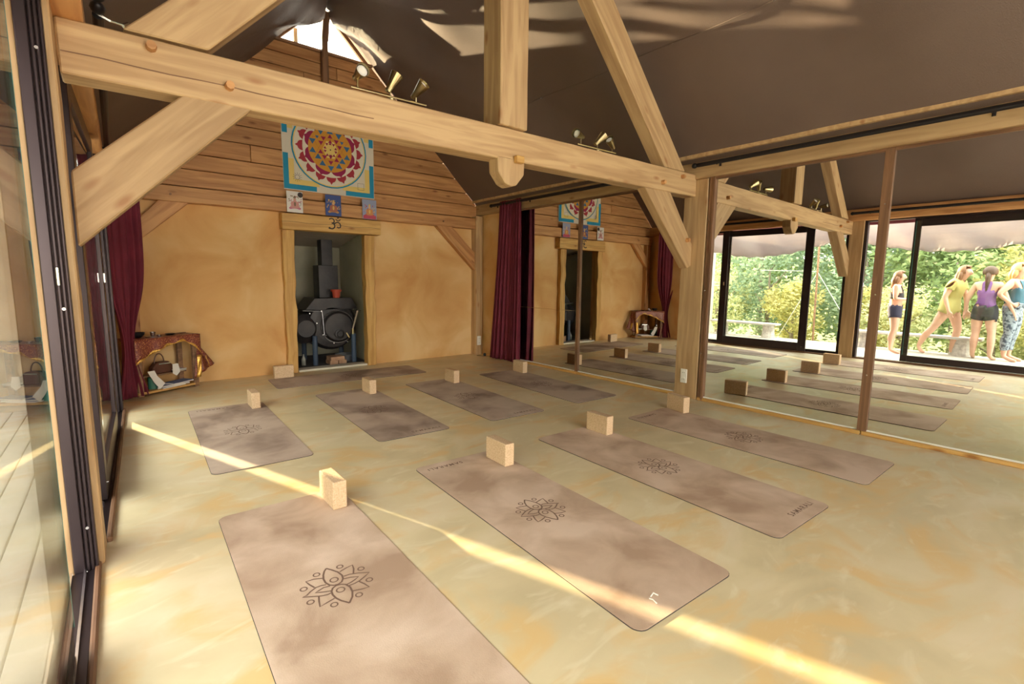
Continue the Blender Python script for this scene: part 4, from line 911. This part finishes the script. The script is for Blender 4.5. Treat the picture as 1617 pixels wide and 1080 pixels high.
def person(loc, face, H, label, J, hair, clothes, lean=0):
    """J overrides joints (unit = body height, x forward, y left, z up)"""
    t = thing('person', loc, label, 'person')
    P = {'pel': (0, 0, .53), 'wai': (0, 0, .615), 'che': (.005, 0, .70), 'uch': (0, 0, .775), 'nec': (.0, 0, .835), 'hb': (.012, 0, .868), 'hc': (.018, 0, .925), 'ht': (.008, 0, .965),
         'hL': (0, .052, .505), 'hR': (0, -.052, .505), 'tL': (.01, .055, .40), 'tR': (.01, -.055, .40), 'kL': (.012, .055, .285), 'kR': (.012, -.055, .285), 'cL': (-.008, .056, .20), 'cR': (-.008, -.056, .20),
         'aL': (-.005, .056, .045), 'aR': (-.005, -.056, .045), 'fL': (.06, .062, .017), 'fR': (.06, -.062, .017), 'oL': (.10, .066, .012), 'oR': (.10, -.066, .012),
         'sL': (0, .095, .80), 'sR': (0, -.095, .80), 'eL': (-.01, .13, .64), 'eR': (-.01, -.13, .64), 'wL': (.02, .14, .50), 'wR': (.02, -.14, .50), 'pL': (.03, .14, .465), 'pR': (.03, -.14, .465)}
    P.update(J)
    R_ = {'pel': .085, 'wai': .066, 'che': .073, 'uch': .07, 'nec': .03, 'hb': .036, 'hc': .056, 'ht': .045, 'h': .062, 't': .053, 'k': .036, 'c': .037, 'a': .020, 'f': .020, 'o': .013, 's': .036, 'e': .024, 'w': .0155, 'p': .018}
    names = list(P); idx = {n: i for i, n in enumerate(names)}
    E_ = [('pel', 'wai'), ('wai', 'che'), ('che', 'uch'), ('uch', 'nec'), ('nec', 'hb'), ('hb', 'hc'), ('hc', 'ht')]
    for s in 'LR': E_ += [('pel', 'h'+s), ('h'+s, 't'+s), ('t'+s, 'k'+s), ('k'+s, 'c'+s), ('c'+s, 'a'+s), ('a'+s, 'f'+s), ('f'+s, 'o'+s), ('uch', 's'+s), ('s'+s, 'e'+s), ('e'+s, 'w'+s), ('w'+s, 'p'+s)]
    vs = [V(P[n])*H for n in names]; rad = [(R_[n] if n in R_ else R_[n[0]])*H for n in names]; ed = [(idx[a], idx[b]) for a, b in E_]
    # nose
    vs.append(V(P['hc'])*H+V((.064, 0, -.012))*H); rad.append(.007*H); ed.append((idx['hc'], len(vs)-1))
    # fingers: four and a thumb from the side of each palm
    for s, sg in (('L', 1), ('R', -1)):
        wv = V(P['w'+s]); pv = V(P['p'+s]); d = (pv-wv).normalized(); side = V((1, 0, 0)) if abs(d.x) < .7 else V((0, 0, 1)); side = (side-d*side.dot(d)).normalized(); curl = V((0, -sg, 0)) if abs(d.y) < .7 else V((-1, 0, 0))
        for k in range(4):
            off = side*(.0125*(1.5-k)); L1 = (.022, .026, .024, .018)[k]
            b0_ = len(vs); vs += [(pv+off+d*.010)*H, (pv+off*1.1+d*(.012+L1)+curl*.003)*H, (pv+off*1.1+d*(.014+L1*1.7)+curl*.012)*H]; rad += [.0056*H, .0050*H, .0042*H]
            ed += [(idx['p'+s], b0_), (b0_, b0_+1), (b0_+1, b0_+2)]
        b0_ = len(vs); vs += [(pv+side*.020-d*.004)*H, (pv+side*.030+d*.014)*H]; rad += [.0058*H, .0048*H]; ed += [(idx['p'+s], b0_), (b0_, b0_+1)]
    body = skinned('body', vs, ed, rad, idx['pel'], skinm); body.parent = t
    # face
    hc = V(P['hc'])*H
    for s in (-1, 1):
        mb = MB(); mb.lathe([(.001, -.003), (.007, 0), (.001, .004)], 8, Matrix.Translation(hc+V((.052, s*.021, .003))*H)); o = put('eye', mb, M['black_paint'], origin=(0, 0, 0)); o.parent = t
    mb = MB(); mb.box(hc+V((.050, -.015, -.031))*H, hc+V((.055, .015, -.026))*H); o = put('mouth', mb, pc_lip, origin=(0, 0, 0)); o.parent = t
    # each body vertex belongs to the bone whose surface is nearest; a garment is the skin of its bones, pushed out
    segs = [(a_, b_, V(P[a_])*H, V(P[b_])*H, (R_[a_] if a_ in R_ else R_[a_[0]])*H, (R_[b_] if b_ in R_ else R_[b_[0]])*H) for a_, b_ in E_]
    own = []
    for v in body.data.vertices:
        best = None
        for a_, b_, A_, B_, ra, rb_ in segs:
            d = B_-A_; t_ = max(0, min(1, (v.co-A_).dot(d)/d.length_squared)); q = (v.co-(A_+d*t_)).length/(ra*(1-t_)+rb_*t_)
            if best is None or q < best[0]: best = (q, a_+'-'+b_, t_)
        own.append(best if best[0] < 1.4 else (9, '', 0))
    nrm = [v.normal.copy() for v in body.data.vertices]
    for nm, m_, off, spec in clothes:
        ok = [b_[1] in spec and spec[b_[1]][0] <= b_[2] <= spec[b_[1]][1] for b_ in own]
        vs2 = []; mp_ = {}; fs2 = []
        for p_ in body.data.polygons:
            if all(ok[i] for i in p_.vertices):
                for i in p_.vertices:
                    if i not in mp_: mp_[i] = len(vs2); vs2.append(body.data.vertices[i].co+nrm[i]*off*H)
                fs2.append(tuple(mp_[i] for i in p_.vertices))
        mb = MB(); mb.add(vs2, fs2); o = put(nm, mb, m_, origin=(0, 0, 0), smooth=True, solid=.004, fixn=False); o.parent = t
    hm, long_ = hair
    mb = MB(); nn = 14
    def hf(u, v):     # cap over the crown and the back, open at the face
        th = (u-.5)*2*PI*.62+PI; ph = v*2.0
        return hc+V((-.004+.064*math.sin(ph)*math.cos(th), .058*math.sin(ph)*math.sin(th), .010+.062*math.cos(ph)))*H
    mb.grid(hf, 20, 10)
    mb.grid(lambda u, v: hc+V((-.004+.060*math.sin(v*.85)*math.cos((u-.5)*2*PI*.36), .057*math.sin(v*.85)*math.sin((u-.5)*2*PI*.36), .011+.061*math.cos(v*.85)))*H, 10, 6)
    o = put('hair', mb, hm, origin=(0, 0, 0), smooth=True, solid=.008*H, fixn=False); o.parent = t
    if long_:
        for k in range(long_[0]):
            a = PI+(k/(max(1, long_[0]-1))-.5)*(2.6 if long_[0] > 1 else 0); bx0 = hc+V((.052*math.cos(a), .05*math.sin(a), .0))*H
            mb = MB(); mb.tube([bx0, bx0+V((-.012, .004*math.sin(a*3), -.05))*H, bx0+V((-.02, .008*math.sin(a), -long_[1]))*H], [.022*H, .024*H, .009*H], 7); o = put('hair_strand' if long_[0] > 1 else 'ponytail', mb, hm, origin=(0, 0, 0), smooth=True); o.parent = t
    t.rotation_euler = (0, 0, face)
    return t
pc_lip = mat('lips', (.45, .16, .14), .5)
navy = mat('navy_cloth', (.035, .035, .07), .8); blk = mat('black_cloth', (.03, .03, .035), .8); teal = mat('teal_cloth', (.05, .14, .20), .8)
purp = mat('purple_cloth', (.22, .10, .30), .8); olive = mat('yellow_green_cloth', (.50, .46, .16), .8)  # the yellow green stands for trees reflected in the door glass
legg = noisy('grey_patterned_leggings', [(.4, (.06, .08, .12)), (.5, (.30, .36, .42))], 28, .8, detail=2)
hb_ = mat('light_brown_hair', (.22, .11, .05), .6); hd_ = mat('dark_brown_hair', (.09, .045, .025), .6); hbl = mat('blonde_hair', (.50, .34, .14), .6)
def SP(*k):
    d = {}
    for q in k:
        n_, lo, hi = q if isinstance(q, tuple) else (q, 0, 1)
        for m_ in ([n_] if '*' not in n_ else [n_.replace('*', 'L'), n_.replace('*', 'R')]): d[m_] = (lo, hi)
    return d
CROP = SP(('wai-che', .45, 1), 'che-uch', ('uch-nec', 0, .35), ('uch-s*', 0, .55)); TOPS = SP('wai-che', ('pel-wai', .12, 1), 'che-uch', ('uch-nec', 0, .35), ('uch-s*', 0, .55))
SHORT = SP(('pel-wai', 0, .7), 'pel-h*', ('h*-t*', 0, .85)); LEG = SP(('pel-wai', 0, .5), 'pel-h*', 'h*-t*', 't*-k*', 'k*-c*', ('c*-a*', 0, .6))
LOOSE = SP('pel-wai', 'wai-che', 'che-uch', ('uch-nec', 0, .5), 'uch-s*', ('s*-e*', 0, .5), 'pel-h*', ('h*-t*', 0, .5))
w1 = person((-1.95, 2.48, -.05), 1.5-PI-.05, 1.55, 'woman in a black crop top and navy shorts standing on the terrace with hands together',
       {'eR': (.0, -.12, .66), 'wR': (.10, -.05, .655), 'pR': (.135, -.03, .665), 'eL': (.0, .12, .66), 'wL': (.10, .05, .655), 'pL': (.135, .035, .665)},
       (hb_, (5, .14)), [('crop_top', blk, .005, CROP), ('shorts', navy, .007, SHORT)])
w3 = person((-2.28, 1.30, -.05), PI+.1, 1.62, 'dark haired woman seen from behind in a purple strappy top and black shorts',
       {'wL': (.03, .21, .52), 'pL': (.035, .225, .485), 'eL': (-.01, .16, .65), 'eR': (-.02, -.15, .65), 'wR': (.0, -.16, .51), 'pR': (.0, -.165, .475), 'kL': (.0, .075, .285), 'aL': (-.02, .085, .045), 'fL': (.045, .10, .017), 'oL': (.085, .11, .012), 'cL': (-.01, .08, .20)},
       (hd_, (1, .20)), [('strappy_top', purp, .005, TOPS), ('shorts', blk, .007, SHORT)])
w4 = person((-2.45, .98, -.05), -1.35, 1.68, 'blonde woman in a teal sports top and patterned leggings with hands on her hips',
       {'eL': (-.06, .19, .68), 'wL': (.02, .11, .585), 'pL': (.045, .09, .575), 'eR': (-.06, -.19, .68), 'wR': (.02, -.11, .585), 'pR': (.045, -.09, .575)},
       (hbl, (5, .09)), [('sports_top', teal, .005, TOPS), ('leggings', legg, .004, LEG)])
w2 = person((-2.40, 1.78, -.05), PI/2+PI+.25, 1.68, 'woman in a loose yellow green top stepping across the terrace, long hair falling forward',
       {'uch': (.04, 0, .765), 'che': (.02, 0, .695), 'nec': (.065, 0, .82), 'hb': (.085, 0, .85), 'hc': (.10, 0, .905), 'ht': (.09, 0, .945), 'sL': (.04, .095, .785), 'sR': (.04, -.095, .785),
        'tL': (-.05, .055, .41), 'kL': (-.10, .055, .30), 'cL': (-.17, .056, .21), 'aL': (-.22, .056, .08), 'fL': (-.19, .062, .025), 'oL': (-.15, .066, .012), 'tR': (.04, -.055, .40), 'kR': (.07, -.055, .285), 'cR': (.05, -.056, .19), 'aR': (.03, -.056, .045), 'fR': (.09, -.06, .017), 'oR': (.13, -.062, .012),
        'eR': (.08, -.12, .64), 'wR': (.10, -.11, .50), 'pR': (.11, -.11, .465), 'eL': (.0, .13, .64), 'wL': (.05, .14, .50), 'pL': (.06, .14, .465)},
       (hb_, (6, .16)), [('loose_top', olive, .012, LOOSE)])

for o in bpy.data.objects:
    if '_o' in o: del o['_o']
    if 'ramp' in o: del o['ramp']
